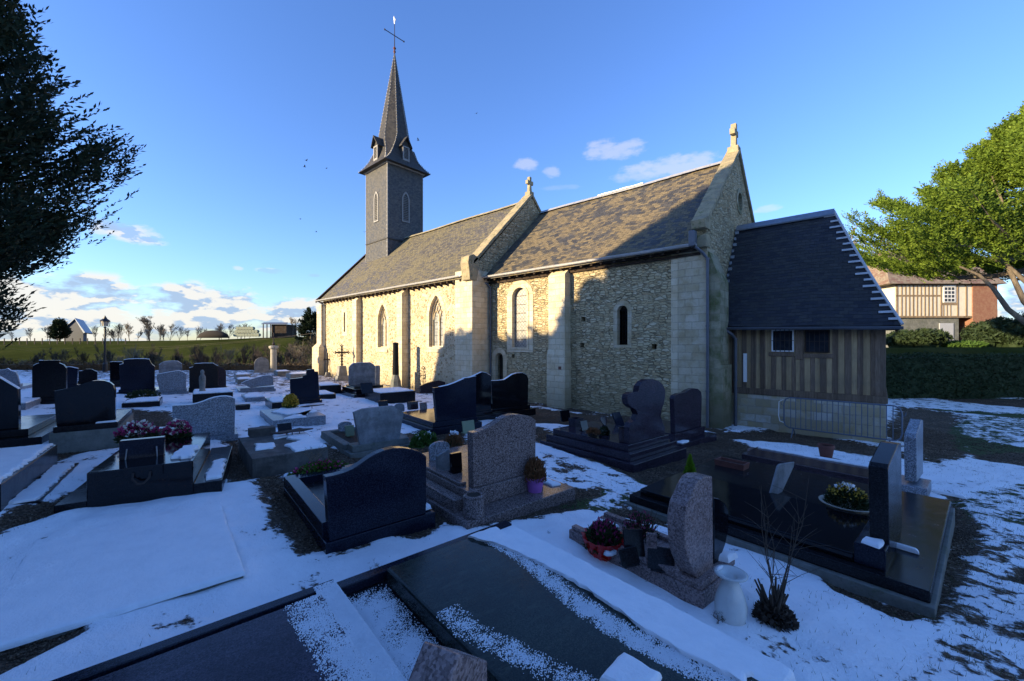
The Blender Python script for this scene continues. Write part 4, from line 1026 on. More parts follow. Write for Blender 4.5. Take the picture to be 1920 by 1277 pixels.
snow_patch(g4, [(w1_+.0, .05), (w1_+.09, .05), (w1_+.09, .25), (w1_+.02, .22)], .13, .05, seed=41, wob=.005)

# 5 pink-brown granite
g5, w0, w1_ = grave('tall pink-brown granite headstone with a wave top, in the middle foreground', 'pink', (888, 916),
  [(888,918),(886,812),(897,809.5),(909,805),(920,799.5),(930,793.5),(940,786),(950,780.5),(961,777.5),(972,777),(984,778.5),(996,781.5),(1005,788),(1004,890)], .12, .34, 1880,
  [(PL, 'pink', .30, .42, -.34, 1.95, -.1, .12), (PL, 'pink', .10, .10, -.04, 1.85, .121, .34)], bot=.341)
gbox(g5, 'kerb', 'pink', w0-.26, w0-.12, .0, 1.8, .121, .26); gbox(g5, 'kerb', 'pink', w0-.08, w0+.02, .16, 1.8, .341, .38, .01)
obj('vase_socket', MB().lathe([(.14, 0), (.115, .33), (.12, .35), (.105, .365), (.08, .36), (.075, .2)], 24, (w0-.12, -.2, .0)), M['pink'], g5, local=True, smooth=False)
obj('socket_hole', MB().lathe([(.001, .352), (.078, .353)], 20, (w0-.12, -.2, 0)), M['soil'], g5, local=True)
snow_patch(g5, [(w1_+.20, -.12), (w1_+.34, -.16), (w1_+.36, .2), (w1_+.18, .25)], .12, .03, seed=21, wob=.012)
G5 = (g5, w0, w1_)

# 6 two-part curved rose granite stele on a low box
A, a, b = frame(1320, 1150, 0, 1900)
g6 = empty('tomb', (A.x, A.y, A.z), math.atan2(a.y, a.x), 'small tomb with curved rose granite pillar joined to a black one, by white vase', 'grave', NAVY)
Wq = .62
gbox(g6, 'plinth', 'rose', -.02, .60, -.0, 1.42, -.06, .16)
gbox(g6, 'plinth', 'rose', .0, .62, .02, .50, .161, .22)
gbox(g6, 'kerb', 'rose', .0, .07, .5, 1.40, .161, .20, .006); gbox(g6, 'kerb', 'rose', .53, .60, .5, 1.40, .161, .20, .006)
snow_patch(g6, [(.02, 1.12), (.45, 1.12), (.42, 1.40), (.02, 1.40)], .165, .03, seed=8)
snow_patch(g6, [(.48, .02), (.62, .02), (.62, .16), (.46, .12)], .22, .05, seed=81)

# 7 wide black double tomb at right
A, a, b = frame(1745, 1150, .02, 1850)
g7 = empty('tomb', (A.x, A.y, A.z), math.atan2(a.y, a.x), 'very wide flat polished black tomb at right, with a slant-topped slate-blue pillar', 'grave', NAVY)
WW = 2.95; LL = 2.8
gbox(g7, 'plinth', 'concrete', -.05, WW+.05, -.03, LL+.05, -.15, .07)
gbox(g7, PL, 'charcoal', 0, WW, 0, LL, .071, .17, .012)
gbox(g7, SB, 'black', .10, 1.28, .5, LL-.1, .171, .25, .012)
gbox(g7, 'step', 'navy', .10, 1.1, .28, .5, .171, .36, .012)
def pillar(g, label_m, outl, base, h, th, vp=1880):
    A, a, b = frame(base[0], base[1], h, vp); sz = prj(outl, A, a)
    inv = WM[g.name].inverted(); V_ = []
    def fn(p, q, d): return inv @ (Vector((A.x, A.y, 0))+a*p+b*d+Vector((0, 0, q)))
    return obj('headstone', MB().prism(sz, [], fn, 0, th), M[label_m], g, local=True, bevel=.01)
pillar(g7, 'charcoal', [(1668,1040),(1665,880),(1667,871),(1684,833),(1690,831),(1692,990)], (1668, 1040), .30, .135)
snow_patch(g7, [(.74, .12), (.80, .12), (.83, .36), (.76, .38)], .172, .04, seed=71, wob=.006)
snow_patch(g7, [(.10, .32), (.30, .30), (.26, .45), (.12, .46)], .361, .03, seed=72, wob=.01)
pillar(g6, 'rose', [(1312,1093),(1300,1072),(1291,1050),(1286,1028),(1284,1000),(1284,975),(1288,950),(1296,932),(1303,914),(1311,900),(1320,894),(1336,893),(1337,960),(1338,1068)], (1297, 1092), .22, .15)
pillar(g6, 'black', [(1339,1066),(1339,1000),(1338,932),(1348,934),(1360,943),(1367,960),(1367,988),(1362,1015),(1352,1042),(1345,1060)], (1300, 1088), .22, .12)
# 7b the grave beyond it
A, a, b = frame(1722, 912, .30, 1850)
g7b = empty('tomb', (A.x, A.y, A.z-.30), math.atan2(a.y, a.x), 'long dark polished tomb with a speckled grey pillar, just behind the wide black tomb', 'grave', NAVY)
gbox(g7b, SB, 'maroon', -.10, .72, .34, 2.35, .20, .31, .012); gbox(g7b, 'step', 'grey', -.08, .55, -.10, .30, .14, .30, .012)
pillar(g7b, 'grey', [(1719,905),(1718,822),(1719,815),(1728,787),(1731,788),(1731,888)], (1722, 907), .30, .13)
snow_patch(g7b, [(.26, -.46), (.33, -.46), (.36, -.12), (.28, -.12)], .18, .035, seed=73, wob=.006)
snow_patch(g7b, [(.56, .5), (.70, .5), (.70, 2.3), (.58, 2.3)], .311, .02, seed=74, wob=.01)

# 8 plum granite, three-lobed, and its neighbour
g8, w0, w1_ = grave('plum granite headstone of three rounded lobes on stepped plinths, right of centre', 'purple', (1180, 833),
  [(1180,834),(1180,802),(1184,793),(1193,787),(1196,777),(1192,768),(1184,764),(1178,758),(1176,748),(1178,740),(1186,735.5),(1197,735),(1199,724),(1205,716),(1213,711.5),(1224,710.5),(1235,714),(1243,721),(1247.5,731),(1247.5,745),(1245,757),(1241,768),(1239,780),(1243,792),(1247,802),(1247,818)], .13, .40, 1880,
  [(PL, 'purple', .24, .30, -.30, 2.1, -.1, .14), (PL, 'purple', .14, .18, -.16, 2.0, .141, .28), (PL, 'purple', .03, .06, -.04, 1.9, .281, .40)], bot=.401)
G8 = (g8, w0, w1_)
g8b, w0, w1_ = grave('smaller plum granite headstone with a wavy top, beside the three-lobed one', 'purple', (1266, 812),
  [(1266,812),(1264,748),(1266,742),(1274,738),(1284,736),(1292,731),(1300,728),(1309,729),(1315,735),(1316,745),(1315,800)], .12, .30, 1880,
  [(PL, 'purple', .10, .28, -.25, 1.7, -.1, .10), (PL, 'purple', .05, .06, -.05, 1.6, .101, .29)], bot=.291)
snow_patch(g8b, [(-.08, -.22), (.22, -.22), (.18, -.1), (-.06, -.1)], .101, .04, seed=83)

# 9 the dark group at centre
g9, w0, w1_ = grave('broad black headstone rising in steps to the right, centre of the yard', 'navy', (820, 790),
  [(820,792),(815,735),(814,727.5),(826,725.5),(840,722.5),(853,718),(863,713.5),(871,710),(871,709),(880,708),(893,705),(893,786)], .12, .30, 1880,
  [(PL, 'navy', .12, .10, -.12, 2.1, -.1, .16), (PL, 'navy', .04, .02, -.03, 1.9, .161, .29)], bot=.291, snowcap=.5)
g9b, w0, w1_ = grave('black peaked headstone wedged between two other dark wave-topped stones', 'black', (868, 776),
  [(868,778),(868,712),(880,708.5),(892,703),(904,697.5),(912,699),(921,704),(921,772)], .1, .25, 1880,
  [(PL, 'black', .10, .10, -.1, 1.8, -.1, .14), (PL, 'black', .03, .03, -.03, 1.7, .141, .25)], bot=.251, snowcap=.5)
g9c, w0, w1_ = grave('black headstone with a raised right shoulder, nearest the little arched church door', 'black', (924, 768),
  [(924,770),(922,716),(922,714),(934,713.5),(946,712),(954,707),(961,702),(970,699.5),(980,699),(988,703),(991,710),(990,764)], .12, .25, 1880,
  [(PL, 'black', .08, .15, -.2, 1.8, -.1, .15), (PL, 'black', .02, .04, -.05, 1.6, .151, .26)], bot=.261, snowcap=.4)
g9d, w0, w1_ = grave('low brown arched headstone close to the nave wall', 'maroon', (790, 735),
  [(789,737),(788,724),(798,719.5),(812,715),(824,713.5),(834,716),(838,722),(838,735)], .12, .1, 1880, [(PL, 'maroon', .1, .1, -.1, 1.8, -.1, .1)], bot=.101)
# 10 weathered trapezoid
g10, w0, w1_ = grave('weathered blue-grey headstone shaped as an upturned trapezoid with a chipped top', 'worn', (675, 834),
  [(675,835),(664,774),(672,770.5),(682,767),(700,764.5),(720,762.5),(738,761),(744,766),(752,770),(757,774),(749,824)], .09, .22, 1880,
  [(PL, 'concrete', .10, .22, -.10, 1.85, -.1, .10)], bot=.22)
gbox(g10, 'plinth', 'concrete', w0-.04, w1_+.1, -.03, .25, .101, .22); gbox(g10, 'kerb', 'concrete', w0-.10, w0+.04, .25, 1.8, .101, .2); gbox(g10, 'kerb', 'concrete', w1_+.06, w1_+.2, .25, 1.8, .101, .2)
gbox(g10, 'kerb', 'concrete', w0+.04, w1_+.06, 1.66, 1.8, .101, .2); gbox(g10, 'grave_bed', 'soil', w0+.04, w1_+.06, .25, 1.66, .101, .15)
# 11 pebbledash slab
def slab(label, m, fl, fr, h, L, vp=1880, m2=None, th=None, extra=(), snow=None, name='tomb', ins=.0, group=NAVY):
    A, a, b = frame(fl[0], fl[1], h, vp); sz = prj([fr], A, a)[0][0]
    g = empty(name, (A.x, A.y, A.z-h), math.atan2(a.y, a.x), label, 'grave', group)
    gbox(g, SB if not ins else PL, m, 0, sz, 0, L, -.1, h if not ins else h*.55)
    if ins: gbox(g, SB, m2 or m, ins, sz-ins, ins, L-ins, h*.55+.001, h)
    for e in extra: gbox(g, *e)
    for k, q in enumerate(snow or []): snow_patch(g, [(x*sz, y*L) for x, y in q], h, .03, seed=int(fl[0])+k)
    return g, sz
g11, sz = slab('rough dark pebbledash slab with snow on its right half, between gravel strips', 'gravelly', (473, 861), (615, 838), .28, 1.75,
  snow=[[(.55, .02), (.98, .03), (.97, .95), (.75, .96), (.62, .6), (.8, .4), (.5, .3)], [(.12, .3), (.35, .28), (.4, .5), (.15, .55)]])
snow_patch(g11, [(sz*.45, 1.2), (sz*.7, 1.25), (sz*.66, 1.6), (sz*.5, 1.55)], .28, .03, seed=12)
G11 = (g11, sz)
g12, sz = slab('low grey granite slab half under snow with a yellow potted flower', 'grey', (512, 789), (611, 780), .20, 2.0,
  snow=[[(.22, .02), (.6, .0), (.55, .3), (.3, .35), (.15, .7), (.3, .8), (.4, .95), (.98, .96), (.98, .35), (.75, .3), (.7, .15), (.45, .2)]])
G12 = (g12, sz)
# 13 grey wave headstone
g13, w0, w1_ = grave('light grey speckled headstone with a wave top, left of the path', 'grey', (327, 826),
  [(327,828),(324,790),(323,761),(334,760.5),(346,760),(358,759),(369,757),(380,753.5),(391,749),(402,745.5),(413,743.8),(424,743.3),(433,744.5),(441,747.5),(440,816)], .1, .1, 1950,
  [(PL, 'grey', .05, .05, -.05, 1.9, -.1, .10)], bot=.101, snowcap=1)
# 14 polished black box tomb
A, a, b = frame(162, 887.5, .42, 2200); sz = prj([(362, 864)], A, a)[0][0]
g14 = empty('tomb', (A.x, A.y, A.z-.42), math.atan2(a.y, a.x), 'polished black box tomb mirroring the sky, with a bronze-ringed front and flowers', 'grave', NAVY)
gbox(g14, SB, 'black', 0, sz, 0, 1.95, -.05, .42, .01); gbox(g14, PL, 'charcoal', -.26, -.001, 0, 2.0, -.1, .10); gbox(g14, PL, 'charcoal', sz+.001, sz+.30, .0, 2.1, -.1, .12)
gbox(g14, 'bracket', 'black', sz*.33, sz*.70, -.025, .0, .30, .43, .004)
obj('ring', MB().tube([(sz*.42, -.03, .36), (sz*.42, -.07, .30), (sz*.47, -.09, .24), (sz*.53, -.09, .24), (sz*.58, -.07, .30), (sz*.58, -.03, .36)], .014, 6), M['iron'], g14, local=True, smooth=True)
snow_patch(g14, [(sz*.76, .20), (sz*.97, .12), (sz*.96, .85), (sz*.8, .9), (sz*.72, .5)], .42, .035, seed=14)
snow_patch(g14, [(sz+.10, .1), (sz+.27, .1), (sz+.27, 1.1), (sz+.12, 1.05)], .12, .04, seed=15)
G14 = (g14, sz)
# 15 black wave headstone on pale block
g15, w0, w1_ = grave('black wave-topped headstone on a tall pale stone block, left side of the yard', 'black', (106, 800),
  [(106,802),(101,740),(101,733),(112,731),(125,728.5),(138,725.5),(150,721.5),(161,717.5),(172,714.5),(184,713.2),(196,714),(206,717),(213,722.5),(216,730),(216,790)], .12, .44, 1950,
  [(PL, 'concrete', .04, .06, -.10, 1.9, -.1, .34), (PL, 'charcoal', .0, .04, -.06, 1.85, .341, .44)], bot=.441)
snow_patch(g15, [(w0+.5, -.05), (w1_+.02, -.05), (w1_+.02, -.005), (w0+.7, -.006)], .441, .03, seed=151, wob=.01)
# 16 cut by the left edge
g16, w0, w1_ = grave('black headstone with a sloping right shoulder, cut off by the left edge', 'black', (-40, 812),
  [(-40,815),(-40,704),(-10,704),(3,711),(18,720),(34,729.5),(35,800)], .14, .25, 1950, [(PL, 'charcoal', .1, .35, -.35, 2.0, -.1, .14), (PL, 'charcoal', .05, .14, -.12, 1.9, .141, .27)], bot=.271, snowcap=1)
# 17 box at lower left edge
A, a, b = frame(8, 900, .36, 1950)
g17 = empty('tomb', (A.x, A.y, A.z-.36), math.atan2(a.y, a.x), 'dark box tomb with a snow-covered top at the lower left edge', 'grave', NAVY)
gbox(g17, SB, 'charcoal', -1.2, 0, -.1, 2.1, -.1, .34); snow_patch(g17, [(-1.2, -.08), (-.02, -.08), (-.05, 2.05), (-1.2, 2.05)], .34, .04, seed=17)
A, a, b = frame(76, 935, .08, 1950)
g18 = empty('tomb', (A.x, A.y, A.z-.08), math.atan2(a.y, a.x), 'narrow snow-covered kerb strip right of the left edge box tomb', 'grave', NAVY)
gbox(g18, 'kerb', 'charcoal', -.26, 0, 0, 1.9, -.1, .06); snow_patch(g18, [(-.25, .02), (-.03, .02), (-.03, 1.85), (-.25, 1.85)], .06, .03, seed=18)

# 19 the back rows, left
def back(label, m, base, outline, thick=.12, h=.2, vp=1950, cap=1, L=1.9, pm=None, **k):
    q = grave(label, m, base, outline, thick, h, vp, [(PL, pm or m, .07, .07, -.10, L, -.15, .10), (PL, pm or m, .02, .02, -.02, .3, .101, h)], bot=h+.001, snowcap=cap, group=NAVY, **k)
    return q
g19, w0, w1_ = back('tall brown-black headstone with a flat projecting cap, second row at left', 'charcoal', (61, 747),
  [(60,749),(60,693),(62,686),(68,682.5),(73,681),(73,676),(111,675.5),(111,681),(119,684),(124,690),(124,745)], .16, cap=1.2)
back('low dark headstone with sloping shoulders tucked behind the flat-capped one', 'navy', (126, 722), [(125,722),(124,688),(132,688),(146,691),(144,720)])
back('low wide dark headstone with a humped middle, far left row', 'charcoal', (148, 714), [(147,716),(147,696),(156,695),(160,692),(172,692),(177,695),(182,697),(182,715)], cap=0)
back('plain black upright headstone behind the large rounded one near the lamp', 'black', (207, 718), [(206,720),(206,679),(208,678.5),(229,678.5),(231,681),(231,718)])
g19e, w0, w1_ = back('large blue-grey headstone with stepped rounded shoulders, below the lamp post', 'navy', (227, 731),
  [(226,733),(224,700),(224,684),(228,683),(231.5,682),(232,675),(240,673.5),(256,672.8),(272,673),(280,674),(284,682),(290,687),(290,728)], .14, cap=1.4)
back('mottled grey headstone with clipped corners, behind the low sloping one', 'worn', (299, 702), [(298,704),(298,684),(303,680),(310,677.5),(322,676.5),(333,677),(341,682),(342,702)], cap=.7)
back('low grey headstone with a slanting top in front of the mottled one', 'grey', (300, 731), [(299,733),(294,712),(294,702),(310,699),(325,696.5),(336,695),(342,697),(349,701),(349,729)])
back('dark headstone with stepped shoulders behind the praying statue', 'charcoal', (356, 727), [(355,729),(355,690),(362,688),(365,682),(382,681),(400,681),(404,684),(409,686),(409,727)])
back('dark red-brown headstone with a sloping right side, behind the statue', 'maroon', (410, 725), [(409,727),(409,686),(416,689),(421,693),(424,697),(424,725)], cap=0)
back('grey headstone with a curled top right corner at the far left edge', 'grey', (-20, 722), [(-20,726),(-20,694),(0,694),(10,693),(14,691),(20,695),(29,697.5),(32,703),(36,718),(36,722)])
g20, w0, w1_ = grave('small dark stone urn pedestal among the far left headstones', 'charcoal', (146, 694), [(144,700),(145,684),(143,683),(143,680),(153,680),(153,683),(151,684),(152,700)], .16, .1, 1950, [(PL, 'charcoal', .1, .1, -.1, .3, -.1, .1)])
gs, sz = slab('raised dark tomb with a snowy top bearing the praying statue', 'charcoal', (361, 740), (437, 735.5), .42, 1.6, 1950, snow=[[(.02, .05), (.98, .05), (.98, .95), (.02, .95)]])
GST = (gs, sz)
g21, w0, w1_ = back('pale round-topped headstone standing alone before the brown hedge', 'old', (478, 697), [(477,699),(477,680),(480,674),(485,671),(491,669.5),(498,671),(503,675),(505,681),(505,697)], .12, .1, cap=0)
back('low wide grey headstone with a slanting top, left of the stepped cross stone', 'grey', (470, 727), [(470,729),(452,719),(462,714),(478,709),(496,704),(506,703.5),(512,706),(513,722)], cap=.8)
back('blue-grey stone whose stepped top ends in a stubby cross', 'navy', (546, 748), [(545,751),(544.5,710.5),(556,709.5),(568,708),(569,703.5),(575,703),(576,693.5),(583,692.5),(589.5,692),(590,696.5),(596.5,697),(597,703),(599,749)], .14, cap=0)
g22, w0, w1_ = grave('mottled grey headstone with clipped corners on black stepped tomb, centre left', 'worn', (655, 723),
  [(655,725),(655,689),(659,684),(663,681),(678,680),(694,679.5),(700,683),(704,687),(704,723)], .12, .40, 1900, [(PL, 'black', .3, .35, -1.6, .5, -.1, .18), (PL, 'black', .18, .2, -1.45, .4, .181, .36), (PL, 'black', .05, .05, -.8, .3, .361, .42)], bot=.421, snowcap=.5)
G22 = (g22, w0, w1_)
back('thin pale grey headstone just right of the clipped-corner one', 'worn', (705, 722), [(704,724),(704,686),(712,685),(713,690),(712.5,723)], cap=0)
slab('long low dark tomb topped with snow close to the nave wall', 'charcoal', (713, 738), (779, 735), .40, 1.6, 1900, snow=[[(.02, .05), (.98, .05), (.98, .95), (.02, .95)]])
# low far graves between the column and the church, and small ones in the middle rows
for (fl, fr, h, L, m, lab) in [
  ((443,703),(470,701),.30,1.5,'old','low stepped pale tomb left of the round-topped headstone'),
  ((446,712),(474,711),.25,1.6,'concrete','mossy low box tomb behind the slanting grey headstone'),
  ((415,771),(0,0),0,0,None,None),
  ((460,747),(497,743),.15,1.5,'grey','low grey kerbed grave behind the path, with snow on top'),
  ((510,756),(545,752),.25,1.5,'charcoal','dark box tomb with a snowy top left of the stubby cross stone'),
  ((545,702),(583,700),.35,1.6,'old','low hipped stone tomb behind the stubby cross stone'),
  ((520,697),(545,695),.30,1.6,'concrete','small mossy tomb beside the pale stone column'),
  ((600,724),(640,721),.35,1.6,'charcoal','dark slab tomb in front of the two iron crosses'),
  ((598,741),(630,738),.20,1.6,'charcoal','low dark snow-topped tomb right of the stubby cross stone'),
  ((140,715),(0,0),0,0,None,None),
  ((3,760),(48,755),.18,1.5,'grey','low grey kerbed grave behind the left edge headstone'),
  ((228,757),(300,750),.16,1.3,'charcoal','dark kerbed grave with planters in front of the lamp headstone'),
  ((338,757),(0,0),0,0,None,None),
  ((690,745),(0,0),0,0,None,None)]:
    if m is None: continue
    slab('%s' % lab, m, fl, fr, h, L, 1930, snow=[[(.05, .08), (.95, .06), (.93, .93), (.3, .92), (.05, .6)]])
# stone column, broken column, iron crosses
def stand(name, label, cat, px, h=0, vp=1880, group=None):
    A, a, b = frame(px[0], px[1], h, vp); return empty(name, (A.x, A.y, A.z-h), math.atan2(a.y, a.x), label, cat, group), (Vector((A.x, A.y, 0)).length and (-A.x*SA+A.y*CA))
g, Z = stand('stone_column', 'sunlit pale stone column carrying a small iron cross, before the hedge', 'column', (513, 699))
s_ = Z/FPX
obj('shaft', MB().lathe([(7.5*s_, 0), (7.5*s_, .2), (5.4*s_, .25), (5.2*s_, 44*s_), (6.5*s_, 45*s_), (8*s_, 47*s_), (8*s_, 50*s_), (5*s_, 51*s_)], 14), M['pale'], g, local=True)
obj('iron_cross', MB().tube([(0, 0, 50*s_), (0, 0, 75*s_)], .035, 6).tube([(-6*s_, 0, 67*s_), (6*s_, 0, 67*s_)], .03, 6).lathe([(.05, 50*s_), (.12, 54*s_), (.04, 57*s_)], 8), M['iron'], g, local=True)
g, Z = stand('broken_column', 'dark truncated stone column on a flared mossy base, against the sunlit nave', 'monument', (742, 730)); s_ = Z/FPX*1.1
obj('base', MB().lathe([(11*s_, 0), (11*s_, .12), (9.5*s_, .2), (9*s_, 14*s_), (7*s_, 19*s_), (5.5*s_, 25*s_)], 8), M['concrete'], g, local=True)
obj('shaft', MB().lathe([(5.5*s_, 25*s_), (4.9*s_, 50*s_), (4.6*s_, 76*s_), (5.2*s_, 78*s_), (3*s_, 80*s_)], 14), M['charcoal'], g, local=True)
def iron_cross(label, px, hh, arm, base_w, base_h, ornate=True, r_=.03):
    g, Z = stand('iron_cross', label, 'cross', px); s_ = Z/FPX; b0 = base_h*s_
    if base_w:
        w = base_w*s_/2; gbox(g, 'stone_base', 'old', -w, w, -w, w, -.05, b0*.35, .02, .02); gbox(g, 'stone_base', 'old', -w*.75, w*.75, -w*.75, w*.75, b0*.351, b0, .02, .10*base_w*s_)
    b_ = MB(); H_ = hh*s_; z_ = b0+(H_-b0)*.66
    b_.tube([(0, 0, b0-.02), (0, 0, H_)], r_, 6).tube([(-arm*s_, 0, z_), (arm*s_, 0, z_)], r_, 6)
    if ornate:
        for (x, z) in ((arm*s_, z_), (-arm*s_, z_), (0, H_)):
            for (dx, dz) in ((.09, 0), (-.09, 0), (0, .09), (0, -.09)): b_.lathe([(.01, -.04), (.045, 0), (.01, .04)], 6, (x+dx*.8, 0, z+dz*.8))
        for sx in (-1, 1):
            for sz_ in (-1, 1):
                c = (sx*.16, 0, z_+sz_*.16)
                b_.tube([(c[0]+.10*math.cos(t_*.7), 0, c[2]+.10*math.sin(t_*.7)) for t_ in range(9)], .012, 5)
        for k in range(4): b_.lathe([(r_, -.05), (r_*2, 0), (r_, .05)], 8, (0, 0, b0+(z_-b0)*(k+.5)/4.6))
    obj('cross', b_, M['iron'], g, local=True)
iron_cross('large ornate black iron cross on a pale stone block before the nave', (641, 714), 66, 12, 22, 28, True, .05)
iron_cross('plain dark iron cross left of the ornate one, near the west corner of the nave', (614, 706), 44, 7, 10, 8, False, .05)
iron_cross('thin rusty iron cross standing against the nave wall', (793.5, 732), 42, 6, 0, 2, True, .018)

# ---------------------------------------------------------------- things lying on the graves
def on(px, h, name, label, cat, group=None, vp=1880, rot=0):
    A, a, b = frame(px[0], px[1], h, vp); return empty(name, (A.x, A.y, A.z), math.atan2(a.y, a.x)+rot, label, cat, group)
def leaves(parent, name, m, n, rx, ry, z0, z1, size, seed=1, shape='dome', wdt=.4, up=.5):
    rg = np.random.default_rng(seed); p = rg.normal(0, 1, (n, 3)); p /= np.linalg.norm(p, axis=1)[:, None]; r_ = rg.uniform(.25, 1, n)**.5
    p[:, 2] = np.abs(p[:, 2])
    if shape == 'cone': k = rg.uniform(0, 1, n)**.8; c = np.stack([p[:, 0]*rx*(1-k)*r_, p[:, 1]*ry*(1-k)*r_, z0+(z1-z0)*k], 1)
    else: c = np.stack([p[:, 0]*rx*r_, p[:, 1]*ry*r_, z0+(z1-z0)*p[:, 2]*r_], 1)
    d = p+rg.normal(0, .5, (n, 3)); d[:, 2] += up; d /= np.linalg.norm(d, axis=1)[:, None]
    q = np.cross(d, rg.normal(0, 1, (n, 3))); q /= np.linalg.norm(q, axis=1)[:, None]
    s_ = size*rg.uniform(.6, 1.3, n)[:, None]
    V = np.stack([c-d*s_*.5, c+q*s_*wdt*.5, c+d*s_*.5, c-q*s_*wdt*.5], 1).reshape(-1, 3); F = np.arange(4*n).reshape(n, 4)
    return npobj(name, V, F, M[m], parent, local=True)
def pot(g, m, r0, r1, h, name='pot', rim=True, sx=1, sy=1):
    pr = [(r0, 0), (r1*.96, h*.82), (r1*1.05, h*.83), (r1*1.05, h), (r1*.92, h), (r1*.9, h*.9)] if rim else [(r0, 0), (r1, h), (r1*.93, h), (r1*.9, h*.9)]
    o = obj(name, MB().lathe(pr, 24, sx=sx, sy=sy), M[m], g, local=True, smooth=False)
    obj('soil', MB().lathe([(.001, h*.9), (r1*.92, h*.9)], 20, sx=sx, sy=sy), M['soil'], g, local=True); return o
g = on((1003, 927), .12, 'flower_pot', 'lilac plastic pot of rust-brown heather beside the pink granite headstone', 'flower pot')
pot(g, 'pot_purple', .085, .125, .24)
obj('saucer', MB().lathe([(.10, -.001), (.11, .02), (.09, .02)], 20), M['terra'], g, local=True)
leaves(g, 'heather', 'heather', 2600, .16, .16, .20, .50, .05, 2, up=1.4, wdt=.25); leaves(g, 'leaves', 'leaf_hedge', 500, .13, .13, .2, .38, .05, 4)
g = on((545, 768), .20, 'flower_pot', 'yellow-orange chrysanthemum in a pot on the snowy grey slab', 'flower pot')
pot(g, 'soil', .09, .12, .13); leaves(g, 'blooms', 'petal_yel', 1200, .21, .21, .12, .46, .05, 3, wdt=.8); leaves(g, 'leaves', 'leaf_green', 500, .2, .2, .05, .3, .06, 5)
g = on((1549, 866), .02, 'flower_pot', 'tall empty terracotta pot standing on a round base by the barrier', 'flower pot')
obj('foot', MB().lathe([(.36, -.03), (.36, .03), (.2, .035)], 24), M['concrete'], g, local=True)
pot(g, 'terra', .085, .14, .36); obj('collar', MB().lathe([(.12, .03), (.12, .07), (.09, .08)], 20), M['terra'], g, local=True)
def planter(px, h, label, w, d, hh, m='terra', vp=1880, rot=0, flare=.03):
    g = on(px, h, 'planter', label, 'planter', vp=vp, rot=rot)
    obj('trough', MB().prism([(-w/2, -d/2), (w/2, -d/2), (w/2, d/2), (-w/2, d/2)], [[(-w/2+.02, -d/2+.02), (w/2-.02, -d/2+.02), (w/2-.02, d/2-.02), (-w/2+.02, d/2-.02)]],
        lambda a_, b_, c_: (a_*(1+flare*c_/hh*3), b_*(1+flare*c_/hh*3), c_), 0, hh), M[m], g, local=True)
    obj('soil', MB().box(-w/2+.015, w/2-.015, -d/2+.015, d/2-.015, .005, hh*.7), M['soil'], g, local=True); return g
planter((1432, 858), .04, 'empty brown trough planter on the snow in front of the barrier', .24, .50, .15, 'rose', rot=.0)
planter((1372, 880), .25, 'terracotta trough planter at the far end of the wide black tomb', .22, .42, .14, 'terra')
planter((455, 768), .02, 'small dark trough planter lying beside the path', .35, .2, .15, 'charcoal', vp=1950)
planter((1080, 800), .40, 'dark square planter at the far end of the three-lobed stone\'s grave', .25, .2, .2, 'purple')
# flower bowl, evergreen cone
g = on((1588, 958), .26, 'flower_bowl', 'shallow pale bowl of yellow flowers on the wide black tomb', 'flower bowl')
obj('bowl', MB().lathe([(.06, 0), (.20, .04), (.27, .09), (.275, .10), (.25, .10), (.2, .06)], 28), M['pale'], g, local=True, smooth=True)
leaves(g, 'leaves', 'leaf_hedge', 2200, .22, .22, .08, .30, .045, 7); leaves(g, 'blooms', 'petal_yel', 260, .20, .20, .2, .33, .03, 8, wdt=.9); leaves(g, 'snow', 'snow', 30, .12, .12, .26, .33, .05, 9, wdt=.9)
g = on((1294, 912), .12, 'dwarf_conifer', 'small bright lime-green conifer at the corner of the wide black tomb', 'shrub')
pot(g, 'soil', .07, .10, .12); leaves(g, 'crown', 'leaf_lime', 2600, .13, .13, .10, .46, .06, 10, 'cone', .25, 1.5)
# book plaque
def plaque(px, h, label, w, hh, th, m, tilt=.25, vp=1880, rot=0, legs=False, shape='rect', name='plaque'):
    g = on(px, h, name, label, 'plaque', vp=vp, rot=rot)
    if shape == 'rect': pl_ = [(-w/2, 0), (w/2, 0), (w/2, hh), (-w/2, hh)]
    elif shape == 'arch': pl_ = [(-w/2, 0), (w/2, 0), (w/2, hh*.7), (w*.42, hh*.85), (w*.25, hh*.96), (0, hh), (-w*.25, hh*.96), (-w*.42, hh*.85), (-w/2, hh*.7)]
    elif shape == 'slant': pl_ = [(-w/2, 0), (w/2, 0), (w*.55, hh*.8), (w*.2, hh), (-w*.45, hh*.75)]
    elif shape == 'heart': pl_ = [(0, 0), (w*.35, hh*.35), (w/2, hh*.7), (w*.38, hh*.95), (w*.18, hh), (0, hh*.82), (-w*.18, hh), (-w*.38, hh*.95), (-w/2, hh*.7), (-w*.35, hh*.35)]
    obj('panel', MB().prism(pl_, [], lambda a_, b_, d_: (a_, d_+b_*tilt, b_+.012), 0, th), M[m], g, local=True, bevel=.005)
    obj('foot', MB().box(-w*.4, w*.4, -.01, hh*.35+.04, 0, .014), M[m], g, local=True)
    if legs:
        for sx in (-1, 1): obj('leg', MB().tube([(sx*w*.35, -.02, -.12), (sx*w*.35, -.02, .02), (sx*w*.33, .0, hh*.6)], .008, 6), M['galv'], g, local=True)
    return g
g = on((1446, 934), .26, 'plaque', 'thin grey slate plaque leaning on the wide black tomb', 'plaque')
pillar(g, 'worn', [(1443,934),(1459,875),(1463,870),(1490,866),(1489,874),(1466,924)], (1446, 934), .26, .025)
P_ = plaque
P_((880, 812), .30, 'olive green enamel plaque standing before the dark headstones', .30, .24, .02, 'olive', .2)
P_((908, 762), .28, 'dull gilt plaque fixed low between two black headstones', .42, .28, .02, 'gold', .1)
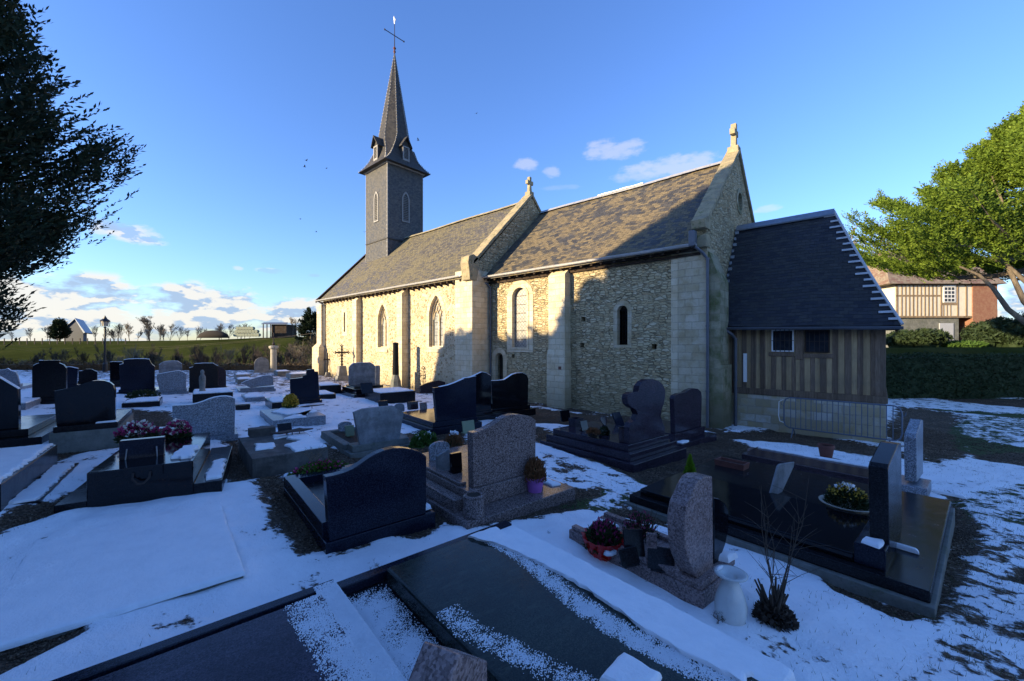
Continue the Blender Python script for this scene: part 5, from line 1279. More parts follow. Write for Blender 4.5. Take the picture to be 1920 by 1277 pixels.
P_((690, 738), .42, 'tilted black plaque with white side legs on the stepped black tomb', .42, .36, .03, 'black', .5)
P_((826, 862), .34, 'grey rounded memorial stone on the pink granite grave', .34, .26, .05, 'grey', .1, shape='arch')
P_((836, 882), .34, 'blue-grey slanted memorial stone in front of the rounded one', .26, .26, .06, 'worn', .1, shape='slant')
P_((858, 888), .34, 'glossy black square plaque beside the pink granite headstone', .16, .26, .06, 'black', .1)
P_((266, 860), .43, 'dark stone block plaque on metal rods on the polished black box tomb', .44, .24, .10, 'navy', .05, vp=2200, legs=True)
P_((648, 808), .22, 'small grey arched memorial left of the trapezoid headstone', .28, .18, .05, 'grey', .15, shape='arch')
P_((657, 818), .18, 'small mossy green plaque leaning behind the trapezoid headstone', .18, .2, .03, 'olive', .3)
P_((536, 815), .29, 'small dark plaque tilted back on the pebbledash slab', .24, .18, .02, 'black', .9)
P_((493, 818), .29, 'low dark rounded block on the left of the pebbledash slab', .42, .13, .22, 'gravelly', .1)
P_((1185, 1062), .17, 'tilted dark slate plaque nearest the red-wrapped flowers', .19, .12, .02, 'charcoal', .5, rot=-.3)
P_((1240, 1072), .17, 'dark slate plaque leaning against the rose granite pillar', .22, .14, .02, 'charcoal', .8, rot=-1.0)
P_((1222, 1062), .17, 'narrow brown stone plaque standing between the leaning slates', .09, .24, .03, 'rose', .3, rot=-1.0)
P_((1192, 1050), .17, 'thin dark plaque at the back of the small rose granite grave', .18, .22, .03, 'charcoal', .4, rot=-.7)
P_((1062, 790), .41, 'dark upright plaque at the far end of the three-lobed stone\'s grave', .30, .26, .04, 'black', .15)
P_((1098, 808), .41, 'small black plaque with a pale edge on the three-lobed stone\'s grave', .22, .20, .03, 'black', .3)
P_((1135, 800), .41, 'brown heart-shaped plaque before the three-lobed headstone', .24, .22, .03, 'maroon', .3, shape='heart')
P_((1165, 800), .41, 'blue-grey plaque leaning on the back of the three-lobed headstone', .30, .30, .03, 'navy', .5)
P_((1225, 815), .30, 'thin grey plaque between the two plum headstones', .2, .2, .02, 'navy', .4)
P_((750, 772), .20, 'small grey arched memorial between the dark tombs at centre', .3, .22, .04, 'worn', .2, shape='arch')
P_((775, 768), .25, 'brown stone plaque in the middle of the dark tombs', .34, .22, .04, 'maroon', .2)
P_((795, 770), .25, 'pale brown plaque left of the broad stepped black headstone', .22, .22, .03, 'rose', .2)
P_((720, 765), .20, 'tilted dark plaque behind the trapezoid headstone', .3, .2, .03, 'black', .5)
# urn, ball, boxes on the three-lobed grave
g = on((1169, 828), .41, 'grave_vase', 'dark polished cylindrical vase in front of the three-lobed headstone', 'vase')
obj('body', MB().lathe([(.08, 0), (.09, .05), (.09, .24), (.10, .26), (.085, .26), (.07, .2)], 20), M['maroon'], g, local=True)
g = on((1133, 815), .41, 'flower_ball', 'round grey-green ball of dried flowers on the three-lobed stone\'s grave', 'flowers')
leaves(g, 'dried_flowers', 'leaf_hedge', 500, .11, .11, .0, .18, .05, 31, wdt=.7); obj('core', MB().lathe([(.01, 0), (.08, .04), (.08, .10), (.01, .14)], 10), M['concrete'], g, local=True)
g = on((1112, 818), .41, 'flower_bowl', 'low bowl of withered brown flowers on the three-lobed stone\'s grave', 'flower bowl')
pot(g, 'soil', .08, .13, .08); leaves(g, 'dried_flowers', 'heather', 500, .16, .16, .05, .18, .05, 32)
# white vase
g = on((1370, 1166), .0, 'vase', 'white glazed baluster vase with a wide lip and snow on its rim', 'vase')
obj('body', MB().lathe([(.075, 0), (.098, .02), (.11, .08), (.112, .14), (.10, .20), (.078, .26), (.06, .30), (.055, .325), (.07, .345), (.115, .365), (.118, .375), (.10, .378), (.06, .362), (.04, .35), (.035, .30)], 32), M['ceramic'], g, local=True, smooth=True)
s_ = obj('snow', MB().lathe([(.0, -.01), (.03, -.004), (.035, .008), (.0, .016)], 10, (.0, .085, .372), sx=1.5, sy=.6), M['snow'], g, local=True, smooth=True)
# flowers by the foreground grave
g = on((1132, 1048), .0, 'flower_pot', 'cyclamen and heather in shiny red foil half buried in snow', 'flower pot')
b_ = MB(); vs = []; fs = []
for j, (r_, z_) in enumerate(((.07, 0), (.10, .06), (.13, .13), (.15, .19), (.12, .17))):
    for k in range(26): vs.append(((r_+.022*(k % 2)*(j > 0))*math.cos(k*2*math.pi/26), (r_+.022*(k % 2)*(j > 0))*math.sin(k*2*math.pi/26), z_+.012*math.sin(k*3)))
for j in range(4):
    for k in range(26): a_ = j*26+k; b2 = j*26+(k+1) % 26; fs.append((a_, b2, b2+26, a_+26))
obj('foil_wrap', MB().add(vs, fs), M['petal_red'], g, local=True)
leaves(g, 'heather', 'petal_mag', 330, .12, .12, .15, .34, .04, 33, up=1.5, wdt=.45); leaves(g, 'yellow_wrap', 'petal_yel', 30, .12, .10, .05, .12, .06, 37, wdt=1.2); leaves(g, 'leaves', 'leaf_hedge', 900, .15, .15, .1, .30, .06, 34)
obj('snow', MB().lathe([(.0, -.02), (.07, .0), (.06, .025), (.0, .035)], 9, (-.06, -.11, .12), sy=.6), M['snow'], g, local=True, smooth=True); g.scale = (1.3, 1.3, 1.2)
g = on((1200, 1020), .10, 'heather_clump', 'sparse dark heather clump behind the red-wrapped flowers', 'plant')
b_ = MB()
for k in range(60):
    a_ = R.uniform(0, 6.28); r_ = R.uniform(.02, .22); b_.tube([(.03*math.cos(a_), .03*math.sin(a_), 0), (r_*.6*math.cos(a_), r_*.6*math.sin(a_), .14), (r_*math.cos(a_), r_*math.sin(a_), R.uniform(.2, .34))], [.004, .003, .002], 3, False)
obj('stem', b_, M['twigd'], g, local=True); leaves(g, 'leaves', 'leaf_hedge', 900, .2, .2, .05, .32, .03, 35, up=1.2); leaves(g, 'blooms', 'petal_mag', 180, .2, .16, .15, .33, .03, 36)
# bunches on the black tomb
for i, (px, lab, n) in enumerate((((258, 826), 'pink and white flower spray behind the block plaque, left of two', 900), ((333, 822), 'round pink and white bouquet at the right end of the black box tomb', 1300))):
    g = on(px, .43, 'bouquet', lab, 'flowers', 'flowers on the black box tomb', 2200); rx = .27 if i == 0 else .19
    leaves(g, 'leaves', 'leaf_hedge', n, rx, .17, 0, .26, .06, 40+i); leaves(g, 'pink_blooms', 'petal_mag', n//3, rx, .17, .1, .29, .05, 42+i, wdt=.9); leaves(g, 'white_blooms', 'petal_white', n//4, rx*.8, .17, .1, .31, .045, 44+i, wdt=.9)
g = on((600, 890), .18, 'plant_bed', 'low bed of blue-green succulents and magenta cyclamen behind the blue-black headstone', 'plants')
leaves(g, 'leaves', 'leaf_green', 1500, .42, .24, 0, .17, .07, 50, wdt=.6); leaves(g, 'blooms', 'petal_mag', 160, .35, .2, .08, .2, .04, 51, wdt=.9)
b_ = MB()
for k in range(34): b_.tube([(-.05, .1, 0), (-.05+R.uniform(-.06, .14), .1+R.uniform(-.08, .08), .2), (-.05+R.uniform(-.15, .25), .1, R.uniform(.28, .4))], [.003, .003, .001], 3, False)
obj('dry_grass', b_, M['twig'], g, local=True)
g = on((795, 835), .18, 'leafy_plant', 'fresh green hellebore with snow on its leaves behind the pink granite grave', 'plant')
leaves(g, 'leaves', 'leaf_green', 900, .28, .2, 0, .25, .10, 52, wdt=.5); leaves(g, 'snow', 'snow', 40, .22, .16, .15, .27, .06, 53, wdt=.9)
g = on((850, 838), .30, 'heather_clump', 'brown heather clump topped with a bit of snow behind the pink headstone', 'plant')
leaves(g, 'stems', 'heather', 1600, .22, .16, 0, .26, .05, 54, wdt=.2, up=1.5); leaves(g, 'leaves', 'leaf_hedge', 500, .2, .15, 0, .2, .05, 55, wdt=.3, up=1.2); leaves(g, 'snow', 'snow', 20, .1, .1, .22, .28, .06, 56, wdt=.9)
g = on((268, 745), .16, 'plant_bed', 'dark leafy arrangement in front of the large lamp-side headstone', 'plants'); leaves(g, 'leaves', 'leaf_hedge', 800, .45, .2, 0, .25, .08, 57)
g = on((548, 822), .28, 'leaf_ornament', 'dark metal leaf-shaped ornament on a thin stand on the pebbledash slab', 'ornament')
obj('leaf', MB().prism([(-.35, .0), (-.2, .05), (0, .06), (.15, .10), (.2, .05), (.36, .01), (.15, -.04), (0, -.02), (-.2, -.05)], [], lambda a_, b_, d_: (a_, b_*1.4, .12+d_+b_*.15), 0, .02), M['iron'], g, local=True); obj('stand', MB().tube([(0, 0, 0), (0, 0, .12)], .008, 6).tube([(.12, 0, 0), (.12, 0, .12)], .008, 6), M['iron'], g, local=True)
g = on((585, 768), .20, 'leaf_ornament', 'dark metal spray ornament lying on the snowy grey granite slab', 'ornament')
obj('leaf', MB().prism([(-.3, .0), (-.1, .06), (.1, .05), (.34, .02), (.15, -.04), (-.1, -.04)], [], lambda a_, b_, d_: (a_, b_*1.6, .10+d_), 0, .02), M['iron'], g, local=True); obj('stand', MB().tube([(0, 0, 0), (0, 0, .1)], .008, 6), M['iron'], g, local=True)
# praying statue
g = on((379.5, 735), .43, 'statue', 'small grey statue of a veiled praying figure on the snowy raised tomb', 'statue', vp=1950); s_ = gp(379.5, 735, .43); Zs = (-s_.x*SA+s_.y*CA)/FPX
h = 42*Zs
obj('figure', MB().lathe([(.17*h, 0), (.19*h, .03*h), (.11*h, .06*h), (.105*h, .2*h), (.12*h, .4*h), (.125*h, .55*h), (.12*h, .68*h), (.085*h, .76*h), (.06*h, .80*h), (.075*h, .86*h), (.07*h, .93*h), (.035*h, .99*h), (.005*h, 1.0*h)], 14, sy=.8).hexa([(-.035*h, -.13*h, .52*h), (.035*h, -.13*h, .52*h), (.05*h, -.03*h, .50*h), (-.05*h, -.03*h, .50*h), (-.012*h, -.16*h, .70*h), (.012*h, -.16*h, .70*h), (.02*h, -.1*h, .70*h), (-.02*h, -.1*h, .70*h)]), M['old'], g, local=True, smooth=True)

# bare rose bush in the right foreground
def twig_bush(name, label, px, H_, n, spread, m, seed, cat='bush', r0=.009, leafn=0, levels=2):
    rr = random.Random(seed); g = on(px, 0, name, label, cat); b_ = MB()
    for k in range(n):
        a_ = rr.uniform(0, 6.28); s_ = rr.uniform(.2, 1)*spread; hh = H_*rr.uniform(.55, 1); path = []
        jx = rr.uniform(-.03, .03); jy = rr.uniform(-.03, .03)
        for i in range(7):
            f = i/6; path.append((jx+math.cos(a_)*s_*f**.8+rr.uniform(-.012, .012)*(1+f), jy+math.sin(a_)*s_*f**.8+rr.uniform(-.012, .012)*(1+f), hh*f))
        b_.tube(path, [r0*(1-.75*i/6) for i in range(7)], 5, False)
        for j in range(levels*3):
            i = rr.randint(2, 5); p = Vector(path[i]); d = Vector((rr.uniform(-1, 1), rr.uniform(-1, 1), rr.uniform(.2, 1.2))).normalized()*H_*rr.uniform(.12, .28)
            b_.tube([p, p+d*.5+Vector((rr.uniform(-.01, .01), 0, .01)), p+d], [r0*.4, r0*.3, r0*.15], 4, False)
    obj('stem', b_, M[m], g, local=True); return g
g = twig_bush('rose_bush', 'leafless rose bush with long thin shoots in the right foreground snow', (1452, 1165), 1.2, 7, .38, 'twigd', 61, 'bush', .006)
rr = random.Random(5); b_ = MB()
for k in range(26):
    a_ = rr.uniform(0, 6.28); s_ = rr.uniform(.03, .14); hh = rr.uniform(.12, .32)
    b_.tube([(0, 0, 0), (s_*.5*math.cos(a_), s_*.5*math.sin(a_), hh*.5), (s_*math.cos(a_), s_*math.sin(a_), hh)], [.014, .011, .006], 6)
obj('stump', b_, M['twigd'], g, local=True); leaves(g, 'dead_leaves', 'twigd', 500, .15, .15, 0, .16, .05, 62, wdt=.7, up=0)
twig_bush('twig_tuft', 'tiny tuft of dead stems in the snow at the foot of the white vase', (1352, 1172), .11, 10, .06, 'twigd', 63, 'plant', .003)
twig_bush('twig_tuft', 'few withered grass stalks at the near corner of the green slab', (705, 1072), .10, 7, .05, 'twig', 64, 'plant', .002)
twig_bush('twig_tuft', 'lone dry stalk poking from the snow left of the red-wrapped flowers', (1030, 1007), .08, 2, .01, 'twigd', 65, 'plant', .002)

# crowd barrier
pL = Vector((-2.0, 13.75, 0)); pR = Vector((.42, 13.62, 0)); dd = (pR-pL); ang = math.atan2(dd.y, dd.x); Lb = dd.length
g = empty('crowd_barrier', (pL.x, pL.y, gz(pL.x, pL.y)+.01), ang, 'galvanised steel crowd barrier standing along the stone base of the timber annex', 'barrier')
fr = [(.12, 0, .24), (.03, 0, .30), (0, 0, .42), (0, 0, .92), (.04, 0, 1.04), (.14, 0, 1.09), (Lb-.14, 0, 1.09), (Lb-.04, 0, 1.04), (Lb, 0, .92), (Lb, 0, .42), (Lb-.03, 0, .30), (Lb-.12, 0, .24), (.12, 0, .24)]
obj('frame', MB().tube(fr, .019, 8), M['barrier'], g, local=True, smooth=True)
for k in range(19):
    x = .16+(Lb-.32)*k/18; obj('bar', MB().tube([(x, 0, .24), (x, 0, 1.09)], .0105, 6), M['barrier'], g, local=True)
for x in (.22, Lb-.22): obj('foot', MB().tube([(x, -.28, 0), (x, -.24, .03), (x, 0, .24), (x, .24, .03), (x, .28, 0)], .014, 6), M['barrier'], g, local=True)
for x in (0, Lb): obj('hook', MB().tube([(x, 0, .85), (x+(.06 if x else -.06), 0, .87), (x+(.07 if x else -.07), 0, .95)], .009, 6).tube([(x, 0, .45), (x+(.06 if x else -.06), 0, .45)], .009, 6), M['barrier'], g, local=True)
obj('joiner', MB().tube([(.02, 0, .36), (-.10, 0, .40), (-.13, 0, .55), (-.12, 0, .95), (-.02, 0, 1.02)], .012, 6), M['white'], g, local=True)

# ---------------------------------------------------------------- foliage and trees
CR_, SR_ = CA, SA
def cw2(X, Z): return (X*CA-Z*SA, X*SA+Z*CA)         # camera-aligned plan metres -> world plan
def spray(name, paths, m, parent, ntw=90, k=7, tl=.5, ll=.12, lw=.035, wfac=.3, up=.35, s0=.2, seed=1, thick=.12, droop=0.0):
    """twigs with small flat leaves set along each bough; paths (n, 5, 3)"""
    rg = np.random.default_rng(seed); Pn = np.asarray(paths, float); n = len(Pn)
    s = rg.uniform(0, 1, (n, ntw))**.7*(1-s0)+s0; idx = s*(Pn.shape[1]-1); i0 = np.minimum(idx.astype(int), Pn.shape[1]-2); f = (idx-i0)[..., None]
    ar = np.arange(n)[:, None]; c = Pn[ar, i0]*(1-f)+Pn[ar, i0+1]*f
    d = Pn[ar, i0+1]-Pn[ar, i0]; d /= np.linalg.norm(d, axis=2, keepdims=True)+1e-9
    L = np.linalg.norm(Pn[:, -1]-Pn[:, 0], axis=1)[:, None]
    side = np.cross(d, [0, 0, 1]); side /= np.linalg.norm(side, axis=2, keepdims=True)+1e-9
    wd = (wfac*L*np.sqrt(np.clip(1.02-s, 0, 1))*np.clip(.3+s, 0, 1))
    o = rg.uniform(-1, 1, (n, ntw)); c = c+side*(o*wd)[..., None]; c[..., 2] += rg.normal(0, thick, (n, ntw))-droop*np.abs(o)*wd
    an = o*1.0+rg.normal(0, .35, (n, ntw)); td = d*np.cos(an)[..., None]+side*np.sin(an)[..., None]; td[..., 2] += up*rg.uniform(.2, 1.4, (n, ntw))
    td /= np.linalg.norm(td, axis=2, keepdims=True)
    c = c.reshape(-1, 3); td = td.reshape(-1, 3); T_ = tl*rg.uniform(.5, 1.2, len(c))
    q = rg.uniform(0, 1, (len(c), k)); q = (np.arange(k)/(k-1))[None, :]+0*q
    lc = c[:, None]+td[:, None]*(q*T_[:, None])[..., None]
    sd = np.cross(td, [0, 0, 1]); sd /= np.linalg.norm(sd, axis=1, keepdims=True)+1e-9
    sg = np.where(np.arange(k) % 2, 1, -1)*.8; sg[-1] = 0
    ld = td[:, None]+sd[:, None]*sg[None, :, None]+rg.normal(0, .28, (len(c), k, 3)); ld /= np.linalg.norm(ld, axis=2, keepdims=True)
    wv = np.cross(ld, rg.normal(0, 1, ld.shape)*.5+np.array([0, 0, 1])); wv /= np.linalg.norm(wv, axis=2, keepdims=True)+1e-9
    sz = (ll*rg.uniform(.7, 1.3, (len(c), k)))[..., None]; lc = lc.reshape(-1, 3); ld = (ld*sz).reshape(-1, 3); wv = (wv*lw*(sz/ll)).reshape(-1, 3)
    V = np.stack([lc, lc+ld*.5+wv, lc+ld, lc+ld*.5-wv], 1).reshape(-1, 3); F = np.arange(len(V)).reshape(-1, 4)
    return npobj(name, V, F, M[m], parent)
def interp(prof, z):
    return np.interp(z, [p[0] for p in prof], [p[1] for p in prof])
def conifer(label, u, v, z0, prof, nb, trunk_top, m='leaf_dark', seed=3, name='conifer', cat='tree', rise=.15, tip=.35, trunk_r=.35, lean=(0, 0), limbs=0, arc=None, bark='bark', group=None, rvar=.22, **kw):
    g = empty(name, (u, v, z0), 0, label, cat, group); rg = np.random.default_rng(seed); paths = []
    zlo, zhi = prof[0][0], prof[-1][0]
    lm = MB()
    for i in range(nb):
        z = zlo+(zhi-zlo)*rg.uniform(0, 1)**.9; r = interp(prof, z)*(1-rvar*rg.uniform(0, 1)**1.5); a = rg.uniform(0, 6.283) if arc is None else rg.uniform(*arc)
        zt = max(z0+1.0, z-rise*r-.3); e = np.array([u+r*math.cos(a), v+r*math.sin(a), z])
        s = np.array([u+lean[0]*(zt-z0), v+lean[1]*(zt-z0), zt]); pp = []
        for j in range(5):
            f = j/4; p = s+(e-s)*f; p[2] = s[2]+(z-s[2])*f+(-.10*r*math.sin(math.pi*f)) + tip*f**3*.3
            pp.append(p)
        paths.append(pp)
        if limbs and i < limbs: lm.tube([tuple(q) for q in pp], [.07*r/4+.03, .06*r/4+.02, .04*r/4+.015, .02, .008], 5, False)
    spray('crown', paths, m, g, seed=seed, **kw)
    if limbs: obj('limb', lm, M[bark], g)
    obj('trunk', MB().tube([(u, v, z0-.3), (u+lean[0]*2, v+lean[1]*2, z0+2), (u, v, trunk_top)], [trunk_r*1.2, trunk_r, .05], 10), M[bark], g, smooth=True)
    return g
def ordn(i):
    return ['leftmost', 'second', 'third', 'fourth', 'fifth', 'sixth', 'seventh', 'eighth', 'ninth', 'tenth', 'eleventh', 'twelfth', 'thirteenth', 'fourteenth', 'fifteenth', 'sixteenth', 'seventeenth', 'eighteenth', 'nineteenth', 'twentieth',
            'twenty-first', 'twenty-second', 'twenty-third', 'twenty-fourth', 'twenty-fifth', 'twenty-sixth', 'twenty-seventh', 'twenty-eighth', 'twenty-ninth', 'thirtieth'][i]
# big dark conifer whose crown fills the upper left; its shade falls on the chancel
DU, DV = -12.07, -3.3
conifer('huge dark conifer filling the upper left corner, its ragged boughs against the sky', DU, DV, gz(DU, DV),
        [(2.4, 2.3), (3.1, 2.7), (3.6, 2.9), (4.1, 2.4), (4.5, 3.6), (5.4, 4.2), (6.5, 4.2), (7.2, 3.9), (7.7, 3.1), (8.3, 2.9), (9.2, 2.6), (10.5, 2.0), (12, 1.3), (13.2, .4)], 360, 13.0, seed=5,
        ntw=200, k=11, tl=.42, ll=.10, lw=.019, wfac=.36, up=.4, s0=.10, thick=.26, rise=.25, trunk_r=.4, limbs=60, bark='twigd')
# cypress at the right
cx_, cy_ = cw2(27.9, 21.0)
cyp = conifer('broad sunlit green cypress with long curving limbs at the right edge', cx_, cy_, 0.0,
        [(7.3, 5.0), (7.9, 8.0), (8.5, 9.3), (9.2, 9.6), (10.3, 8.2), (11.2, 6.4), (12.1, 4.6), (13.2, 2.8), (14.2, 1.4), (14.8, .5)], 420, 8.5, 'leaf_cyp', seed=12,
        ntw=150, k=9, tl=.50, ll=.14, lw=.034, wfac=.15, up=.6, s0=.52, thick=.12, rise=.16, trunk_r=.4, limbs=120, rvar=.5)
b_ = MB()
for (pts, r0) in (([(1990, 650), (1930, 610), (1890, 580), (1862, 540), (1835, 515), (1800, 500)], .16), ([(1990, 640), (1920, 565), (1890, 500), (1872, 460), (1850, 420)], .14),
                  ([(1980, 600), (1925, 530), (1870, 480), (1830, 450), (1790, 420)], .12), ([(1985, 560), (1940, 490), (1900, 430), (1880, 380), (1860, 330)], .12)):
    P3 = [at(x, y, 20.0+.15*i) for i, (x, y) in enumerate(pts)]; b_.tube(P3, [r0*(1-.7*i/(len(P3)-1)) for i in range(len(P3))], 8, False)
obj('limb', b_, M['bark'], cyp, smooth=True)

# hedges
def hedge(label, P0, P1, h, th, m, name='hedge', dens=60, ls=.09, seed=1, zf=None, topvar=.05, group=None, zbase=None):
    P0 = Vector((*P0, 0)); P1 = Vector((*P1, 0)); d = (P1-P0); L = d.length; d.normalize(); nrm = Vector((-d.y, d.x, 0)); rg = np.random.default_rng(seed)
    g = empty(name, (P0.x, P0.y, gz(P0.x, P0.y) if zbase is None else zbase), math.atan2(d.y, d.x), label, 'hedge', group)
    n = max(2, int(L/1.2)); vs = []; fs = []
    zb = [(gz(*(P0+d*L*i/n).xy) if zbase is None else zbase)-g.location.z for i in range(n+1)]
    hs_ = [h*(1+rg.uniform(-topvar, topvar)) for i in range(n+1)]
    for i in range(n+1):
        x = L*i/n; q = th/2-.05
        vs += [(x, -q, zb[i]-.3), (x, q, zb[i]-.3), (x, q*.9, zb[i]+hs_[i]-.05), (x, -q*.9, zb[i]+hs_[i]-.05)]
    for i in range(n):
        a = i*4
        for j in range(4): fs.append((a+j, a+(j+1) % 4, a+4+(j+1) % 4, a+4+j))
    fs += [(0, 1, 2, 3), (n*4, n*4+3, n*4+2, n*4+1)]
    obj('core', MB().add(vs, fs), M[m], g, local=True, uv=False)
    N = int(L*(h*2+th)*dens); s = rg.uniform(0, L, N); w_ = rg.uniform(0, 2*h+th, N); zz = np.interp(s, np.linspace(0, L, n+1), zb); hh = np.interp(s, np.linspace(0, L, n+1), hs_)
    y = np.where(w_ < h, -th/2, np.where(w_ < h+th, w_-h-th/2, th/2)); z = np.where(w_ < h, w_, np.where(w_ < h+th, h, 2*h+th-w_))/h*hh
    c = np.stack([s, y, z+zz], 1)+rg.normal(0, .05+.03*ls/.09, (N, 3)); dd_ = rg.normal(0, 1, (N, 3)); dd_ /= np.linalg.norm(dd_, axis=1)[:, None]; e = np.cross(dd_, rg.normal(0, 1, (N, 3))); e /= np.linalg.norm(e, axis=1)[:, None]
    sz = (ls*rg.uniform(.6, 1.3, N))[:, None]
    V = np.stack([c-dd_*sz, c+e*sz*.5, c+dd_*sz, c-e*sz*.5], 1).reshape(-1, 3)
    npobj('foliage', V, np.arange(len(V)).reshape(-1, 4), M[m], g, local=True); return g
hedge('tall clipped dark evergreen hedge at right between the yard and the timber framed house', cw2(17.6, 20), cw2(30, 20.4), 2.05, 1.2, 'leaf_hedge', dens=220, ls=.07, seed=3)
hedge('low brown beech hedge along the far side of the churchyard', cw2(-52, -2.5), cw2(-13.4, 40.5), 1.0, .9, 'leaf_brown', dens=60, ls=.10, seed=4)
# tall evergreens outside the frame, and unseen hedges added there to keep the yard shaded
hedge('long tall evergreen hedge along the south side, unseen, added for its shade', (-110, -12), (-29.2, -12), 5.2, 1.6, 'leaf_hedge', dens=9, ls=.22, seed=5, zbase=.7, topvar=.04)
hedge('very tall clipped evergreen hedge beside the big conifer, unseen, added for its shade', (-26.9, -12), (-20.5, -12), 8.1, 1.8, 'leaf_hedge', dens=14, ls=.22, seed=6, zbase=.6, topvar=.02)
def screen_tree(u, v, h, r, label=None, src=[]):
    if not src:
        g = empty('evergreen_tree', (u, v, .5), 0, label, 'tree', 'dense evergreens behind the photographer'); rg = np.random.default_rng(9)
        vs = []; fs = []; nz, na = 12, 16
        for j in range(nz+1):
            f = j/nz; rr = r*(.55+.45*math.sin(math.pi*min(1, f*1.25)))*(1 if f < .6 else max(.05, math.cos((f-.6)/.4*math.pi/2)**.8))
            for k in range(na): a = 2*math.pi*k/na; q = rr*.86*rg.uniform(.85, 1.08); vs.append((q*math.cos(a), q*math.sin(a), h*(.03+.93*f)))
        for j in range(nz):
            for k in range(na): a = j*na+k; b2 = j*na+(k+1) % na; fs.append((a, b2, b2+na, a+na))
        obj('inner_foliage', MB().add(vs, fs), M['leaf_dark'], g, local=True, uv=False)
        N = 9000; f = rg.uniform(0, 1, N); an = rg.uniform(0, 6.283, N)
        rr = r*(.55+.45*np.sin(np.pi*np.minimum(1, f*1.25)))*np.where(f < .6, 1, np.maximum(.05, np.cos(np.clip((f-.6)/.4, 0, 1)*np.pi/2)**.8))*rg.uniform(.8, 1.12, N)
        c = np.stack([rr*np.cos(an), rr*np.sin(an), h*(.03+.97*f)], 1); d = rg.normal(0, 1, (N, 3)); d /= np.linalg.norm(d, axis=1)[:, None]; e = np.cross(d, rg.normal(0, 1, (N, 3))); e /= np.linalg.norm(e, axis=1)[:, None]
        V = np.stack([c-d*.3, c+e*.12, c+d*.3, c-e*.12], 1).reshape(-1, 3); npobj('crown', V, np.arange(len(V)).reshape(-1, 4), M['leaf_dark'], g, local=True)
        obj('trunk', MB().tube([(0, 0, -.5), (0, 0, h*.7)], [.35, .1], 8), M['bark'], g, local=True); src.append((g, h, r)); return g
    g0, h0, r0 = src[0]; c = copy_tree(g0); c['label'] = label; c.location = (u, v, .5); c.scale = (r/r0, r/r0, h/h0); c.rotation_euler = (0, 0, R.uniform(0, 6)); return c
for i, (u, h, r) in enumerate([(-27.3, 7.6, 1.1), (-19.6, 10.2, 2.0), (-18.2, 12.2, 2.0), (-16.4, 14.2, 2.4), (-14.2, 13.9, 2.5), (-12, 11.6, 2.3), (-9.6, 10.2, 2.2), (-7.2, 9.6, 2.2), (-4.8, 10.1, 2.2), (-2.4, 9.7, 2.2), (0, 10.2, 2.2), (2.4, 9.5, 2.2), (4.8, 10, 2.2), (7.4, 9.7, 2.3), (10, 10, 2.3)]):
    g = screen_tree(u, -12+.3*math.sin(i*2.1), h, r, '%s dense dark evergreen from the west in the row behind the photographer' % ordn(i).replace('leftmost', 'first'))
# bare trees
def bare_mesh(h, seed, spread=.5, lv=4, r0=.12, first=.25, up=.5, mr=.01):
    rr = random.Random(seed); b_ = MB(); tw = MB()
    def grow(p, d, L, r, l):
        path = [p]; dd = d.copy()
        for i in range(3):
            dd = (dd+Vector((rr.uniform(-.2, .2), rr.uniform(-.2, .2), rr.uniform(0, .14)))).normalized(); path.append(path[-1]+dd*L/3)
        (b_ if l >= lv-1 else tw).tube(path, [r, r*.85, r*.7, r*.5], 5 if l >= lv-1 else 3, False)
        if l == 0: return
        n = rr.randint(3, 5) if l < lv else rr.randint(7, 10)
        for i in range(n):
            f = rr.uniform(first if l == lv else .25, 1); k = min(2, int(f*3)); q = path[k].lerp(path[k+1], f*3-k)
            nd = (dd+Vector((rr.uniform(-1, 1), rr.uniform(-1, 1), rr.uniform(-.2, .6)+up*.3))*spread*1.5).normalized()
            grow(q, nd, L*rr.uniform(.45, .68), max(mr, r*.5), l-1)
    grow(Vector((0, 0, -.2)), Vector((0, 0, 1)), h*.5, r0, lv)
    return b_, tw
BT = []
def bare(kind, X, Z, h, label, group=None, z=None, mats=('twig', 'twig'), name='bare_tree'):
    u, v = cw2(X, Z); zz = gz(u, v) if z is None else z
    while len(BT) <= kind: BT.append(None)
    if BT[kind] is None:
        g = empty(name, (0, 0, 0), 0)
        hh, sd, sp, lv, r0, fi, up, m = [(8, 21, .55, 4, .13, .3, .5, 'twig'), (8, 22, .42, 4, .10, .12, .8, 'twig'), (8, 23, .6, 4, .10, .1, .4, 'twigd'), (8, 25, .32, 4, .10, .15, .9, 'twigd'), (8, 31, .62, 5, .15, .25, .45, 'twig')][kind]
        b_, tw = bare_mesh(hh, sd, sp, lv, r0, fi, up, [.028, .016, .02, .02, .03][kind]); obj('trunk', b_, M[m], g, local=True, uv=False, fixn=False); obj('twigs', tw, M[m], g, local=True, uv=False, fixn=False); BT[kind] = g; c = g
    else: c = copy_tree(BT[kind]); c.name = name
    c.location = (u, v, zz); s_ = h/8; c.scale = (s_*R.uniform(.9, 1.15), s_*R.uniform(.9, 1.15), s_); c.rotation_euler = (0, 0, R.uniform(0, 6.28)); tag(c, label, 'tree', group)
    return c
def place(px, ytop, ybase, Z, kind, label, group=None, name='bare_tree'):
    """tree seen at px with its top at ytop; stands on the ground at depth Z"""
    X = (px-960)/FPX*Z; u, v = cw2(X, Z); z = gz(u, v); top = EYE+(HZ-ytop)*Z/FPX
    return bare(kind, X, Z, max(1.5, top-z), label, group, None, name=name)
LB = 'leafless trees and bushes in the dip beyond the hedge'
